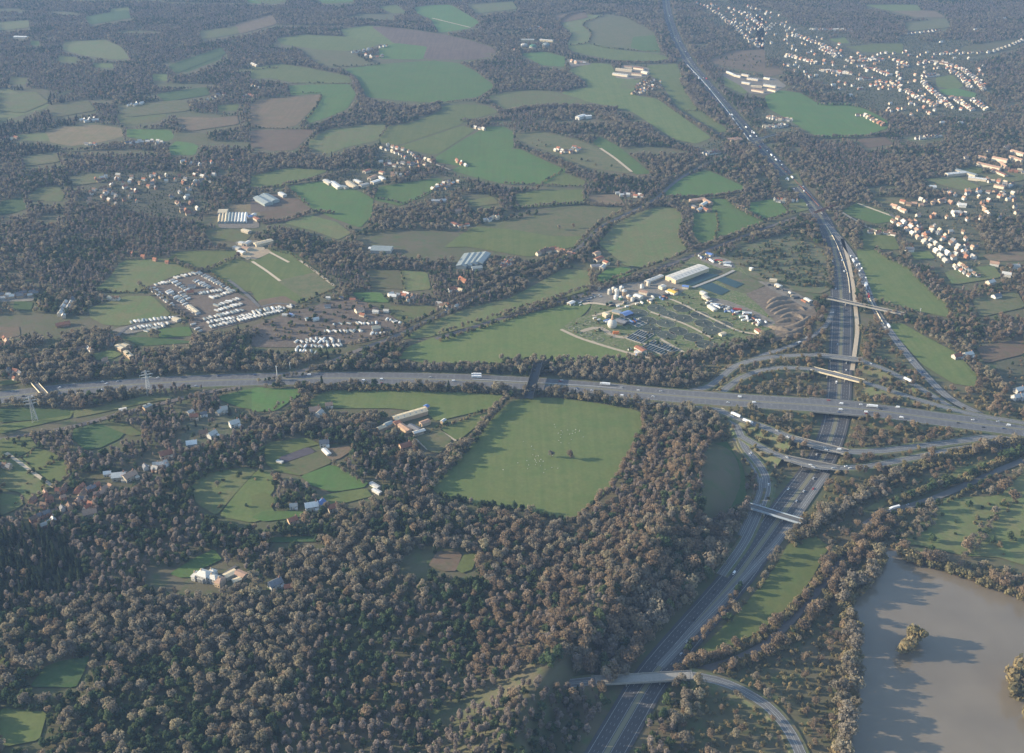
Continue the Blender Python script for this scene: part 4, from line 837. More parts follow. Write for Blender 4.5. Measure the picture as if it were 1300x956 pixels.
for q,r,h,m,l in (((774,374),4,9,'white_wall','leftmost white silo of the cluster'),((779,371.5),4,9,'cream_wall','cream silo behind the leftmost white one'),((783,374.5),4.5,10,'white_wall','tall white silo in the cluster centre'),((789,369.5),4,8,'pale_sheet','grey white silo at the cluster back'),((792,375),5,9,'tan_brick','pink broad silo of the cluster'),((782,380),4,7,'white_sheet','short white silo nearest the pale yard'),((788,381),4,6,'green_paint','squat green silo of the cluster'),((798,381),4.5,8,'tan_brick','pinkish silo at the right of the cluster'),((803,383),3.5,7,'white_wall','slim white silo at the cluster right end'),((815,366),3.5,7,'white_sheet','lone white silo below the long hedge'),((823,363),3.5,7,'cream_wall','lone cream silo below the long hedge')): silo(q,r,h,l,m)
for a,b_,W,h,r,l in (((806,378),(814,381),11,6,'white_sheet','white roofed plant room right of the silos'),((812,373),(822,375),10,6,'bronze_roof','brown roofed plant room behind the silos'),((838,368),(843,366),9,6,'pale_sheet','small plant room left of the long hall'),((849,371),(858,375),10,5,'plant_yellow','yellowish store in front of the long hall'),((866,366),(874,367),8,5,'canvas_blue','blue shed under the long hall'),((890,373),(896,376),8,5,'white_sheet','small white shed by the lagoons'),((893,378),(899,382),8,5,'pale_sheet','pale shed below the lagoons'),((808,443),(818,449),10,5,'red_tile','brown machinery shed in the front corner of the works'),((806,449),(814,451),8,4,'pale_sheet','low pale shed in the front corner of the works'),((900,390),(908,396),8,4,'white_sheet','white control building beside the compound'),((722,388),(728,385),8,4,'white_sheet','white hut at the left end of the staff car park'),((753,366),(762,368),9,4,'tan_sheet','tan roofed shelter behind the staff car park'),((767,401),(772,404),9,6,'tan_sheet','tan tower house behind the sandy yard'),((778,397),(788,399),9,4,'grey_sheet','flat grey workshop in the works centre'),((960,421),(966,425),9,5,'red_tile','pink brick hut at the compound corner'),((914,427),(920,425),7,4,'tan_sheet','tan hut right of the lowest filter beds'),((820,360),(840,352),9,4,'pale_sheet','long low shed behind the works road'),((897,323),(904,326),9,4,'canvas_blue','blue covered store at the top of the works'),((977,357),(986,358),9,4,'tan_sheet','cream site hut above the spoil heaps'),((985,363),(991,366),8,4,'white_sheet','white site hut above the spoil heaps'),((1022,381),(1029,385),7,4,'white_sheet','white container beside the motorway trees'),((952,343),(955,344),7,5,'white_sheet','tiny bright white kiosk on the heath')):
    shed(a,b_,W,h,l,roof=r,wall='cream_wall')
x,y,_=G(782,424); e=tag(link('pipe_stack',None,loc=(x,y,0)),'orange stack of pipes beside a round tank','pipe stack')
for i in range(3):
    b=MB()
    for k in range(4-i): b.bar((-5,(k-(3-i)/2)*1.7,.9+i*1.5),(5,(k-(3-i)/2)*1.7,.9+i*1.5),1.5)
    b.build('pipe_layer',[M['orange_pipe']],e)
def containers(pts,n,where,cols,jit=5,t=None):
    P,s=smooth_line([G(a,b) for a,b in T(t,pts)],1.0,1); out=[]
    for i in range(n):
        k=min(len(P)-1,int((i+.5)/n*len(P))); x=P[k,0]+random.uniform(-jit,jit); y=P[k,1]+random.uniform(-jit,jit); c=random.choice(cols); L_=random.choice((6.1,6.1,9,12.2))
        e=link('container',None,loc=(x,y,.75),rz=random.choice((.5,.5,2.07))+random.uniform(-.1,.1)); e['category']='container'
        b=MB(); b.box(-L_/2,L_/2,-1.22,1.22,.1,2.6); b.box(-L_/2,L_/2,-1.1,1.1,2.61,2.72); b.build('body',[M[c]],e); b=MB(); b.box(L_/2+.01,L_/2+.08,-1.1,1.1,.2,2.5); b.build('door',[M['galvanised']],e); out.append((PX(x,y)[0],e,c))
    out.sort(key=lambda v:v[0])
    for i,(_,e,c) in enumerate(out): e['label']=' '.join((ordl(i,n)+' '+{'white_sheet':'white','pale_sheet':'pale grey','canvas_blue':'blue','rust':'rusty brown','tan_sheet':'cream','green_paint':'green','dark_steel':'black'}[c]+' container '+where).split()); e['group']='containers '+where
CC=['white_sheet','pale_sheet','canvas_blue','rust','tan_sheet','green_paint','dark_steel','white_sheet']
containers([(895,383),(915,391),(940,401),(968,414)],34,'in the compound beside the lagoons',CC,9)
containers([(770,386),(790,388),(815,385),(840,378),(862,371)],26,'along the back yard of the works',CC,10)
containers([(755,405),(775,409),(800,409),(815,405)],12,'between the digester and the basins',CC,6)
containers([(888,327),(905,330),(925,337)],12,'on the gravel depot above the long hall',CC,6)
containers([(798,446),(812,450),(828,453)],8,'in the front corner of the works',CC,5)
containers([(975,361),(1000,373),(1028,387)],10,'along the track above the spoil heaps',CC,6)
# spoil heaps
def heap(t,pts,w,h,label):
    P,s=smooth_line([G(a,b) for a,b in T(t,pts)],3.0,2); nr=ribbon_verts(P,1); V=[]
    for i in range(len(P)):
        env=math.sin(PI*(i+.3)/(len(P)-.4))**.5; hh=h*env*random.uniform(.8,1.1)
        for u,z in ((-w,-.1),(-w*.45,hh*.7),(0,hh),(w*.45,hh*.7),(w,-.1)):
            V.append((P[i,0]+nr[i,0]*u*env+random.uniform(-.3,.3),P[i,1]+nr[i,1]*u*env+random.uniform(-.3,.3),z))
    Fc=[(5*i+k,5*i+k+1,5*i+k+6,5*i+k+5) for i in range(len(P)-1) for k in range(4)]
    tag(link('spoil_heap',mesh('spoil_heap',V,Fc,[M['soil']],smooth=True)),label,'spoil heap','curved spoil heaps beside the works')
for i,(p,l) in enumerate([([(15,675),(60,650),(120,640)],'uppermost'),([(10,700),(60,670),(150,665)],'second'),([(30,715),(90,690),(180,690),(205,710)],'long outer'),([(50,730),(110,705),(170,710)],'inner'),([(80,745),(130,725),(180,735),(200,755)],'middle'),([(60,770),(120,755),(170,765)],'lower middle'),([(100,790),(160,785),(210,760),(225,735)],'right hand curved'),([(20,790),(80,800),(130,815)],'lower left'),([(60,830),(130,825),(200,800),(240,770)],'longest lower'),([(20,850),(100,850),(180,825)],'nearest')]):
    heap(31,p,7.5,6.0,l+' brown ridge of earth in the concentric spoil heaps beside the motorway')
# --- stables and houses in the lower left
shed((500,536),(541,524),13,6,'long tan roofed stable block in the field below the motorway',wall='tan_brick',roof='tan_sheet',rh=2,cat='stable',name='stable')
for a,b_,W,r,l in (((480,548),(489,544),8,'tan_sheet','short tan stable left of the long block'),((489,543),(498,539),8,'grey_sheet','grey stable between the short tan one and the long block'),((500,541),(507,538),9,'red_tile','red roofed barn just below the long stable block'),((508,542),(520,550),8,'bronze_roof','brown roofed yard barn below the long stable block'),((520,543),(532,549),8,'grey_slate','dark slate barn right of the yard'),((534,541),(545,537),8,'bronze_roof','brown roofed cart shed at the field corner'),((525,553),(539,549),6,'pale_sheet','low pale roofed store along the hedge'),((540,520),(543,518),7,'canvas_blue','small blue hut at the end of the long stable block'),((561,539),(565,536),5,'white_sheet','white horsebox shelter beside the hedge')):
    shed(a,b_,W,4.5,l,roof=r,wall='tan_brick',rh=1.5,cat='barn',name='barn')
for a,b_,W,l in (((411,572),(418,579),6,'long white shed beside the riding arena track'),((471,615),(481,621),5,'upper white field shelter right of the bright green paddock'),((474,623),(483,628),5,'lower white field shelter right of the bright green paddock'),((352,587),(359,589),4,'low pale mounting shed at the arena corner')): shed(a,b_,W,3,l,roof='white_sheet',cat='shed')
dt=dict(detail=True)
for q,rz,w,r,s,l in [((400,524),.3,'cream_wall','bronze_roof',1.5,'cream farmhouse in the trees above the riding arena'),((406,528),1.2,'white_wall','pale_sheet',1.1,'small white cottage beside the cream farmhouse'),((418,517),.2,'cream_wall','bronze_roof',1.0,'tan cottage at the wood edge left of the stables'),((515,570),.5,'tan_brick','red_tile',1.5,'bright red roofed house in the trees under the stables'),((412,566),.2,'white_wall','grey_slate',1.2,'white house with slate roof above the arena track'),((396,646),.3,'white_wall','white_sheet',1.5,'bright white house below the bright green paddock'),((408,643),1.3,'white_wall','canvas_blue',1.1,'blue roofed white house right of the bright white one'),((423,648),.5,'cream_wall','red_tile',1.2,'red roofed house at the right of the paddock hamlet'),((373,645),.2,'white_wall','pale_sheet',.9,'small pale house at the left of the paddock hamlet'),((372,664),.6,'tan_brick','red_tile',1.1,'pinkish cottage on the small green below the paddock'),((350,745),.7,'white_wall','grey_slate',1.4,'slate roofed lodge in the wood right of the mansion'),((367,748),.2,'tan_brick','red_tile',.9,'small brick outhouse beside the slate roofed lodge'),((115,655),.4,'cream_wall','bronze_roof',1.5,'lone tan house at the lower end of the wooded suburb'),
 ((286,523),.3,'white_wall','pale_sheet',1.2,'bright white house at the top of the wooded lane'),((279,526),1.1,'cream_wall','pale_sheet',1.0,'cream house left of the bright white one on the wooded lane'),((298,541),.6,'white_wall','pale_sheet',1.3,'white gabled house beside the big trees on the wooded lane'),((270,555),1.0,'white_wall','pale_sheet',1.2,'white house in the middle of the wooded lane'),((259,553),.2,'tan_brick','brown_tile',1.1,'tan house left of the middle white house'),((244,567),.3,'white_wall','white_sheet',1.3,'long white bungalow in the wood below the lane'),((211,580),.5,'cream_wall','red_tile',1.5,'orange roofed house where the lane bends'),((247,532),.2,'tan_brick','red_tile',1.1,'brown cottage at the left of the wooded lane'),((242,526),.9,'cream_wall','pale_sheet',.9,'small cream cottage on the bright lawn'),((259,528),.4,'white_wall','grey_slate',.9,'small white cottage right of the bright lawn'),((152,608),.2,'cream_wall','pale_sheet',1.6,'cream house on the lawn above the suburb'),((165,608),.9,'cream_wall','bronze_roof',1.6,'larger tan house right of the cream one above the suburb'),((137,604),.3,'white_wall','white_sheet',.9,'small white house left of the cream one above the suburb')]:
    house(*q,rz,l,w,r,s,s*.95,min(s,1.25),detail=True)
st(2,[(740,660),(770,650),(800,655),(830,640)],7,'grey roofed house','in the terrace between wood and clearing',MX,['grey_slate','pale_sheet'],both=5,row=False,detail=True)
st(2,[(530,740),(490,765),(450,790),(440,820),(400,850)],15,'brick house','on the winding suburb street at lower left',['brick_wall','tan_brick','cream_wall'],RR+['grey_slate'],both=9,row=False,detail=True)
st(2,[(380,740),(330,790),(230,800),(180,840)],11,'red roofed house','on the leafy upper suburb street at lower left',['brick_wall','tan_brick'],RR,both=9,row=False,detail=True)
st(3,[(180,70),(240,40),(300,20),(360,0)],11,'grey roofed house','on the lowest suburb street at lower left',['brick_wall','tan_brick','white_wall'],['grey_slate','brown_tile','pale_sheet'],both=9,row=False,detail=True)
st(2,[(100,200),(60,180),(20,175)],6,'dark roofed house','beside the motorway at the left edge',MX,['grey_slate','red_tile'],both=7,row=False)
st(2,[(400,60),(440,55),(460,70)],4,'pale cottage','left of the small bright meadow by the motorway')
for a,b_,W,l in (((590,45),(620,62),9,'sand coloured barn above the small bright meadow'),((630,75),(660,103),7,'long narrow sand coloured shed beside the motorway'),((615,40),(640,50),8,'short sand coloured barn behind the narrow shed')): shed(a,b_,W,5,l,t=2,wall='tan_brick',roof='tan_sheet',cat='barn',name='barn')
st(2,[(510,122),(540,118)],2,'cream house','on the bank above the motorway',['cream_wall'],['bronze_roof'])
st(2,[(0,10),(20,30),(10,50)],5,'red roofed house','at the far left edge above the motorway',['tan_brick'],RR,both=7)
st(2,[(0,645),(30,650),(60,655)],4,'dull house','at the left edge of the olive pasture',MX,RF)
shed((152,524),(161,522),9,4,'pale pinkish farm shed beside the railway at left',roof='pale_sheet',wall='tan_brick'); shed((183,521),(192,517),9,5,'bluish grey farm shed beside the railway at left',roof='grey_sheet',wall='tan_brick')
# only the 300 houses that show largest stay objects of their own; the others become one mass
def size_of(e):
    x,y,_=e.location; return max(e.scale[0],e.scale[1])/(y*ct+H*sn)
HOUSES.sort(key=size_of,reverse=True)
def merge_far(L):
    V=[];Fc=[];Mi=[];mats=[]
    for e in L:
        c,s_=math.cos(e.rotation_euler[2]),math.sin(e.rotation_euler[2])
        for o in list(e.children_recursive):
            me=o.data; b=len(V); mt=me.materials[0]
            if mt not in mats: mats.append(mt)
            for v in me.vertices:
                a,b_,z=v.co[0]*e.scale[0],v.co[1]*e.scale[1],v.co[2]*e.scale[2]; V.append((e.location[0]+a*c-b_*s_,e.location[1]+a*s_+b_*c,z))
            for p in me.polygons: Fc.append([b+i for i in p.vertices]); Mi.append(mats.index(mt))
            bpy.data.objects.remove(o)
        bpy.data.objects.remove(e)
    tag(link('distant_houses',mesh('distant_houses',V,Fc,mats,Mi)),'small white and tan houses of the distant villages and farms','houses','distant houses',kind='stuff')
# mansion
x,y,_=G(266,737); e=tag(link('mansion',None,loc=(x,y,0),rz=-.42),'big white mansion with grey roofs and wings beside a bright lawn','mansion')
def blk(x0,x1,y0,y1,h,rh,wm='white_wall',rm='pale_sheet'):  # pale roof colour stands in for sunlight on the mansion
    b=MB(); b.box(x0,x1,y0,y1,-.1,h); w=b.build('wall',[M[wm]],e); b=MB(); ym=(y0+y1)/2; k=min(4,(x1-x0)*.3)
    b.add([(x0-.5,y0-.5,h+.01),(x1+.5,y0-.5,h+.01),(x1+.5,y1+.5,h+.01),(x0-.5,y1+.5,h+.01),(x0+k,ym,h+rh),(x1-k,ym,h+rh)],[(0,1,5,4),(1,2,5),(2,3,4,5),(3,0,4),(3,2,1,0)]); r=b.build('roof',[M[rm]],e)
    b=MB(); b.box(x0+k-.6,x0+k+.6,ym-.6,ym+.6,h+rh-.8,h+rh+1.8); b.build('chimney',[M['tan_brick']],r)
    n=int((x1-x0)/3.2)
    for i in range(n):
        for zz in (1.0,4.6):
            if zz+2>h: continue
            xx=x0+(i+.5)*(x1-x0)/n; b=MB(); b.box(xx-.6,xx+.6,y0-.06,y0-.01,zz,zz+1.8); b.build('window',[M['glass']],e)
    n=int((y1-y0)/3.2)
    for i in range(n):
        yy=y0+(i+.5)*(y1-y0)/n; b=MB(); b.box(x0-.06,x0-.01,yy-.6,yy+.6,1.2,3); b.build('window',[M['glass']],e)
blk(-13,1,-6,5,8.5,3.5); blk(1.01,12,-4,4,7.5,3); blk(-18,-13.01,-8,2,6,2.5); blk(12.01,19,-6,5,6.5,2.6,'tan_brick','bronze_roof'); blk(-6,2,5.01,12,6,2.5)
for k in range(4):
    b=MB(); b.cyl(-9+k*2,-7.4,0,5.2,.35,8); b.build('column',[M['white_wall']],e)
b=MB(); b.box(-10,-2,-8.2,-6.01,5.21,5.9); b.build('portico',[M['white_wall']],e); BLD.append((x,y,28)); BLD.append((x-30,y+4,20)); BLD.append((x-55,y+6,16))
shed((286,736),(300,729),8,5,'cream coach house right of the white mansion',wall='cream_wall',roof='tan_sheet',cat='house',name='house'); shed((300,730),(312,735),8,5,'tan roofed stable house at the far right of the mansion drive',wall='cream_wall',roof='bronze_roof',cat='house',name='house'); shed((296,741),(306,737),6,3.5,'low cream garage on the mansion drive',wall='cream_wall',roof='tan_sheet',cat='garage',name='garage')
HOUSES=sorted(HOUSES,key=size_of,reverse=True)
# ================= CARAVANS AND VEHICLES =================
def carmesh():
    def m(body):
        b=MB(); V=[]
        prof=[(-2.2,.35),(-2.25,.8),(-2.1,1.0),(2.0,.95),(2.2,.75),(2.15,.35)]
        for y in (-.88,.88): V+=[(x,y,z) for x,z in prof]
        b.add(V,[(0,1,2,3,4,5),(11,10,9,8,7,6)]+[(i,(i+1)%6,6+(i+1)%6,6+i) for i in range(6)],0)
        V=[(-1.9,-.84,.98),(1.1,-.84,.98),(1.1,.84,.98),(-1.9,.84,.98),(-1.4,-.68,1.48),(.35,-.68,1.48),(.35,.68,1.48),(-1.4,.68,1.48)]
        b.add(V,[(0,1,5,4),(1,2,6,5),(2,3,7,6),(3,0,4,7)],1); b.add(V[4:],[(0,1,2,3)],0)
        for x in (-1.35,1.35):
            for s in (-1,1):
                n=10; W=[(x+.33*math.cos(2*PI*i/n),s*.91-.1*s*k,.33+.33*math.sin(2*PI*i/n)) for k in (0,1) for i in range(n)]
                b.add(W,[tuple(range(n)),tuple(range(n,2*n))]+[(i,(i+1)%n,n+(i+1)%n,n+i) for i in range(n)],2)
        return b
    return m
def car_parts(b,mats,names=('body','window','wheel')):
    out=[]
    for k,n in enumerate(names):
        F_=[f for f,mm in zip(b.F,b.M) if mm==k]; used=sorted({i for f in F_ for i in f}); mp={u:i for i,u in enumerate(used)}
        out.append((n,mesh(n,[b.V[u] for u in used],[[mp[i] for i in f] for f in F_],[mats[k]])))
    return out
CARM={c:car_parts(carmesh()(0),[M['car_'+c],M['glass'],M['tyre']]) for c in ('white','silver','black','blue','red')}
def lorry(col):
    b=MB(); b.box(-8,4.2,-1.25,1.25,1.15,4.0,0); b.box(4.6,6.8,-1.2,1.2,.6,3.4,1)
    b.box(6.81,6.86,-1.05,1.05,1.9,3.0,2)
    for x in (-6.5,-5.3,-4.1,4.0,5.8):
        for s in (-1,1):
            n=10; W=[(x+.5*math.cos(2*PI*i/n),s*1.24-.3*s*k,.5+.5*math.sin(2*PI*i/n)) for k in (0,1) for i in range(n)]
            b.add(W,[tuple(range(n)),tuple(range(n,2*n))]+[(i,(i+1)%n,n+(i+1)%n,n+i) for i in range(n)],3)
    b.box(-8,4.6,-.5,.5,.7,1.14,3)
    return car_parts(b,[M['car_white'] if col=='white' else M['car_red'],M['car_'+col],M['glass'],M['tyre']],('trailer','cab','windscreen','wheel'))
LOR={c:lorry(c) for c in ('white','red')}
def van():
    b=MB(); b.box(-2.7,1.6,-1,1,.45,2.4,0); V=[(1.61,-.98,.45),(2.8,-.98,.45),(2.8,.98,.45),(1.61,.98,.45),(1.61,-.98,2.4),(2.0,-.9,2.2),(2.0,.9,2.2),(1.61,.98,2.4),(2.8,-.98,1.2),(2.8,.98,1.2)]
    b.add(V,[(0,1,8,5,4),(3,2,9,6,7),(1,2,9,8),(4,5,6,7)],0); b.add([V[8],V[9],V[6],V[5]],[(0,1,2,3)],1)
    for x in (-1.7,1.7):
        for s in (-1,1):
            n=10; W=[(x+.36*math.cos(2*PI*i/n),s*1.02-.2*s*k,.36+.36*math.sin(2*PI*i/n)) for k in (0,1) for i in range(n)]
            b.add(W,[tuple(range(n)),tuple(range(n,2*n))]+[(i,(i+1)%n,n+(i+1)%n,n+i) for i in range(n)],2)
    return car_parts(b,[M['car_white'],M['glass'],M['tyre']])
VAN=van()
def vehicle(kind,col,x,y,z,rz,near):
    nm={'car':'car','lorry':'lorry','van':'van'}[kind]; e=link(nm,None,loc=(x,y,z),rz=rz); e['category']=nm
    for n,m in (CARM[col] if kind=='car' else LOR[col] if kind=='lorry' else VAN):
        link(n,m,e)
    return e
VC=[0]
def traffic(pts,n,where,offs,z=1.0,group=None,kinds=('car',)*12+('van','van','lorry'),t=None,cols=('white','white','silver','silver','black','blue','red','white'),zs=None,jit=None,minpy=0):
    pp=T(t,pts); zs=[z]*len(pp) if zs is None else zs
    P,s=smooth_line([G(a,b,h) for (a,b),h in zip(pp,zs)],1.0,2); nr=ribbon_verts(P,1); out=[]
    used=[]
    for i in range(n):
        for _ in range(40):
            k=random.randrange(8,len(P)-8) if jit is None else min(len(P)-1,int((i+.5)/n*len(P))); u=random.choice(offs)
            if all(abs(k-a)>17 or abs(u-b)>2.6 for a,b in used): break
            if jit is not None: break
        used.append((k,u)); kd=random.choice(kinds); c=random.choice(cols)
        if kd=='lorry': c=random.choice(('white',)*6+('red',))
        if kd=='van': c='white'
        d=P[min(k+1,len(P)-1)]-P[k-1]; a=math.atan2(d[1],d[0])+(PI if u<0 else 0)+(0 if jit is None else jit*random.uniform(-1,1))
        x=P[k,0]+nr[k,0]*u; y=P[k,1]+nr[k,1]*u; e=vehicle(kd,c,x,y,P[k,2]+.03,a,True); out.append((PX(x,y)[0],kd,c,e))
    out.sort(key=lambda v:v[0])
    by={}
    for v in out: by.setdefault((v[1],v[2]),[]).append(v)
    for (kd,c),L in by.items():
        for i,v in enumerate(L):
            v[3]['label']=' '.join((ordl(i,len(L))+' '+c+' '+kd+' '+where).split()); v[3]['group']=group or 'vehicles '+where
o8=(-16,-12.3,-8.6,-5,5,8.6,12.3,16); o6=(-12.5,-8.7,-5,5,8.7,12.5)
traffic([(10,504),(60,497),(130,491),(200,486),(290,482),(340,481)],11,'on the cross motorway left of the railway cutting',o8,1.0)
traffic([(380,480),(500,480),(600,483),(668,486)],13,'on the cross motorway between cutting and steel bridge',o8,1.0)
traffic([(690,488),(760,493),(850,502),(900,506)],12,'on the cross motorway right of the steel bridge',o8,1.0,zs=[1,1,4,6])
traffic([(915,507),(950,509),(1050,515),(1130,523),(1190,532)],16,'on the viaduct stretch of the cross motorway',o8,kinds=('car',)*7+('van','van','lorry'),zs=[6.6,8,8.5,8,5.8])
traffic([(1200,533),(1250,539),(1300,545)],6,'on the cross motorway near the right edge',o8,zs=[5.5,3.7,2])
traffic([(1069,400),(1067,450),(1066,490)],6,'on the shaded motorway below the long overbridge',o6,.72)
traffic([(1057,305),(1066,345),(1069,392)],7,'on the motorway just above the long overbridge',o6,.72)
traffic([(930,145),(960,180),(990,212),(1020,245),(1043,275)],34,'on the distant motorway bend above the footbridge',o6,.72,kinds=('car','car','lorry','van'))
traffic([(848,20),(858,50),(875,80),(900,110),(930,145)],34,'on the farthest stretch of motorway',o6,.72,kinds=('car','car','lorry','van'))
traffic([(1048,575),(1029,605),(1008,632),(988,660)],7,'on the near motorway above the low bluish bridge',o6,.72)
traffic([(963,695),(938,730),(908,765),(873,805),(843,840)],8,'on the deeply shaded near motorway',o6,.72)
traffic([(1081,322),(1093,345),(1101,367),(1106,383)],26,'in the dense queue on the slip road above the overbridge',(-4.2,-1,2,4.6),1.02,cols=('white','silver','black','blue','white','silver'),kinds=('car',)*7+('van','van','lorry'))
traffic([(1122,410),(1140,435),(1160,460),(1178,480)],6,'on the slip road curving down to the viaduct',(-3,0,3),1.02)
traffic([(914,521),(945,534),(970,542),(1003,555),(1038,568),(1059,572),(1084,574),(1122,572)],8,'on the flyover just below the wide viaduct',(-2.5,2.5),zs=[5.5,7,8,8,8,8,8,7.5],cols=('white','silver','white'))
traffic([(966,568),(982,575),(1008,586),(1033,593),(1059,594),(1097,593)],6,'on the lowest curving flyover',(-2,2),zs=[6.5,7.5,8,8,8,6.5],cols=('white','white','silver'))
traffic([(946,569),(963,588),(973,605),(974,622)],3,'on the slip road beside the dark wood',(-2,2),zs=[4,4,3,2],cols=('white','silver'))
traffic([(1085,455),(1115,465),(1150,482),(1180,500)],2,'on the uppermost slip road',(0,),zs=[8,7,5,3])
traffic([(1058,392),(1051,412),(1030,428),(1000,441)],7,'on the short slip road above the uppermost flyover',(-1.5,1.5),zs=[.9,1,2,3],cols=('white','white','silver'))
traffic([(1219,619),(1180,635),(1122,651)],3,'on the country road at lower right',(-1.6,1.6),1.06,cols=('white','silver'))
traffic([(728,388),(745,381),(762,374)],16,'parked in the staff car park of the works',(-7,0,7),.9,jit=.4,cols=('white','silver','blue','white','black'),kinds=('car',))
traffic([(905,386),(925,393),(945,401),(972,411)],26,'parked in the compound beside the lagoons',(-8,-3,3,8),.95,jit=.8,cols=('white','silver','white','blue','black'),kinds=('car','van','car','lorry'))
traffic([(889,326),(900,330),(920,336),(928,338)],8,'parked at the gravel depot above the long hall',(-5,5),.95,jit=.8,kinds=('lorry','van','car'))
# caravans
def mhmesh():
    W,L=3.7,11
    b=MB(); b.box(-L/2,L/2,-W/2,W/2,.35,2.9,0); bod=mesh('body',b.V,b.F,[M['white_wall']]); bod2=mesh('body',b.V,b.F,[M['cream_wall']])
    b=MB(); b.add([(-L/2-.2,-W/2-.2,2.91),(L/2+.2,-W/2-.2,2.91),(L/2+.2,0,3.6),(-L/2-.2,0,3.6),(L/2+.2,W/2+.2,2.91),(-L/2-.2,W/2+.2,2.91)],[(0,1,2,3),(3,2,4,5),(0,3,5),(1,4,2)]); rf=[mesh('roof',b.V,b.F,[M[k]]) for k in ('white_sheet','pale_sheet','grey_sheet')]
    ws=[]
    for x in (-3.6,0,3.6):
        b=MB(); b.box(x-.7,x+.7,-W/2-.05,-W/2-.01,1.3,2.3); b.box(x-.7,x+.7,W/2+.01,W/2+.05,1.3,2.3); ws.append(mesh('window',b.V,b.F,[M['glass']]))
    b=MB(); b.box(-L/2+.2,L/2-.2,-W/2+.2,W/2-.2,-.05,.34); ch=mesh('plinth',b.V,b.F,[M['brick_wall']])
    return bod,bod2,rf,ws,ch
MH=mhmesh(); mhn=[0]
def mobile(x,y,rz,near=False,s=1.0,sl=1.0):
    e=link('mobile_home',None,loc=(x,y,.0),rz=rz,scale=(s*sl,s*1.15,s)); e['category']='mobile home'
    link('body',random.choice(MH[:2]) if random.random()<.4 else MH[0],e); link('roof',random.choice(MH[2][:2]) if random.random()<.68 else MH[2][2],e)
    if near:
        for w in MH[3]: link('window',w,e)
        link('plinth',MH[4],e)
    mhn[0]+=1; BLD.append((x,y,8)); return e
def crow(a,b,n,where,rz=None,s=1.0,group='mobile homes of the caravan park',near=False,j=.25,t=None,jit=.8):
    a,b=T(t,[a,b]); out=[]
    A=np.array(G(*a)[:2]); B=np.array(G(*b)[:2]); d=B-A; base=math.atan2(d[1],d[0])
    for i in range(n):
        k=(i+.5)/n+random.uniform(-.2,.2)/n; p=A+d*k
        r=(base+PI/2+.25 if rz is None else rz)+random.uniform(-j,j)
        x,y=p[0]+random.uniform(-jit,jit),p[1]+random.uniform(-jit,jit)
        out.append((PX(x,y)[0],mobile(x,y,r,near,s*random.uniform(.70,.98),random.uniform(.8,1.15))))
    out.sort(key=lambda v:v[0])
    for i,(_,e) in enumerate(out): e['label']=' '.join((ordl(i,n)+' white mobile home '+where).split()); e['group']=group
K=lambda x,y:(160+x/6.5,320+y/6.5)
for i,(a,b,n,l) in enumerate([((690,625),(1290,485),22,'in the nearest row of the caravan park'),((665,590),(1110,510),15,'in the second nearest row of the caravan park'),((640,560),(970,480),12,'in the third nearest row of the caravan park'),((740,490),(960,430),9,'in the fourth row of the caravan park'),((740,450),(930,390),8,'in the fifth row of the caravan park'),((700,385),(900,320),8,'in the sixth row of the caravan park'),((590,350),(790,320),8,'in the seventh row of the caravan park'),((560,235),(690,300),7,'in the inner slanting row of the caravan park'),((590,170),(860,320),13,'along the upper right hedge of the caravan park'),((400,220),(570,180),6,'along the rear edge of the caravan park'),((240,275),(360,250),5,'at the left corner of the caravan park'),((370,235),(520,330),6,'in the rear inner row of the caravan park'),((340,320),(500,440),8,'along the left road of the caravan park'),((440,330),(520,400),4,'beside the red roofed club house'),((480,430),(600,520),7,'in the long pale row by the park road'),((210,300),(400,460),9,'in the shaded outer row left of the caravan park'),((1030,500),(1290,460),8,'at the right end of the caravan park'),((550,590),(620,670),3,'by the park entrance'),((30,585),(410,545),12,'in the rear row of the lower strip'),((30,640),(360,590),10,'in the middle row of the lower strip'),((140,665),(330,605),5,'in the front row of the lower strip')]):
    crow(K(*a),K(*b),n,l,near=(i<8),s=1.05)
house(*K(535,345),.3,'red roofed club house in the middle of the caravan park','tan_brick','red_tile',1.1,1.1,.9); house(*K(545,295),.1,'blue grey roofed hall behind the club house','white_wall','grey_slate',1.2,1.1,.9); shed(K(520,455),K(590,510),7,3.5,'long cream shed by the caravan park road',roof='tan_sheet'); shed(K(395,560),K(440,575),9,4,'broad cream shed at the end of the lower strip',roof='tan_sheet')
Q=lambda x,y:(340+x/7.22,370+y/7.22)
GR='caravans and sheds of the traveller site by the railway'
for a,b,n,l in [((240,540),(460,575),6,'in the front row of the traveller site'),((245,515),(700,500),11,'in the second row of the traveller site'),((250,470),(660,465),10,'in the third row of the traveller site'),((330,450),(600,440),6,'in the rear row of the traveller site'),((510,370),(880,370),11,'in the tight straight row above the traveller site'),((800,300),(1010,300),6,'on the earth yard by the lane'),((920,390),(1130,390),6,'beside the lane at the yard front'),((1080,260),(1270,310),7,'in the yard beside the lane'),((590,310),(760,300),3,'above the tight straight row'),((0,215),(240,130),7,'along the hedge under the paddocks')]:
    crow(Q(*a),Q(*b),n,l,group=GR,j=.7,s=.95,jit=2)
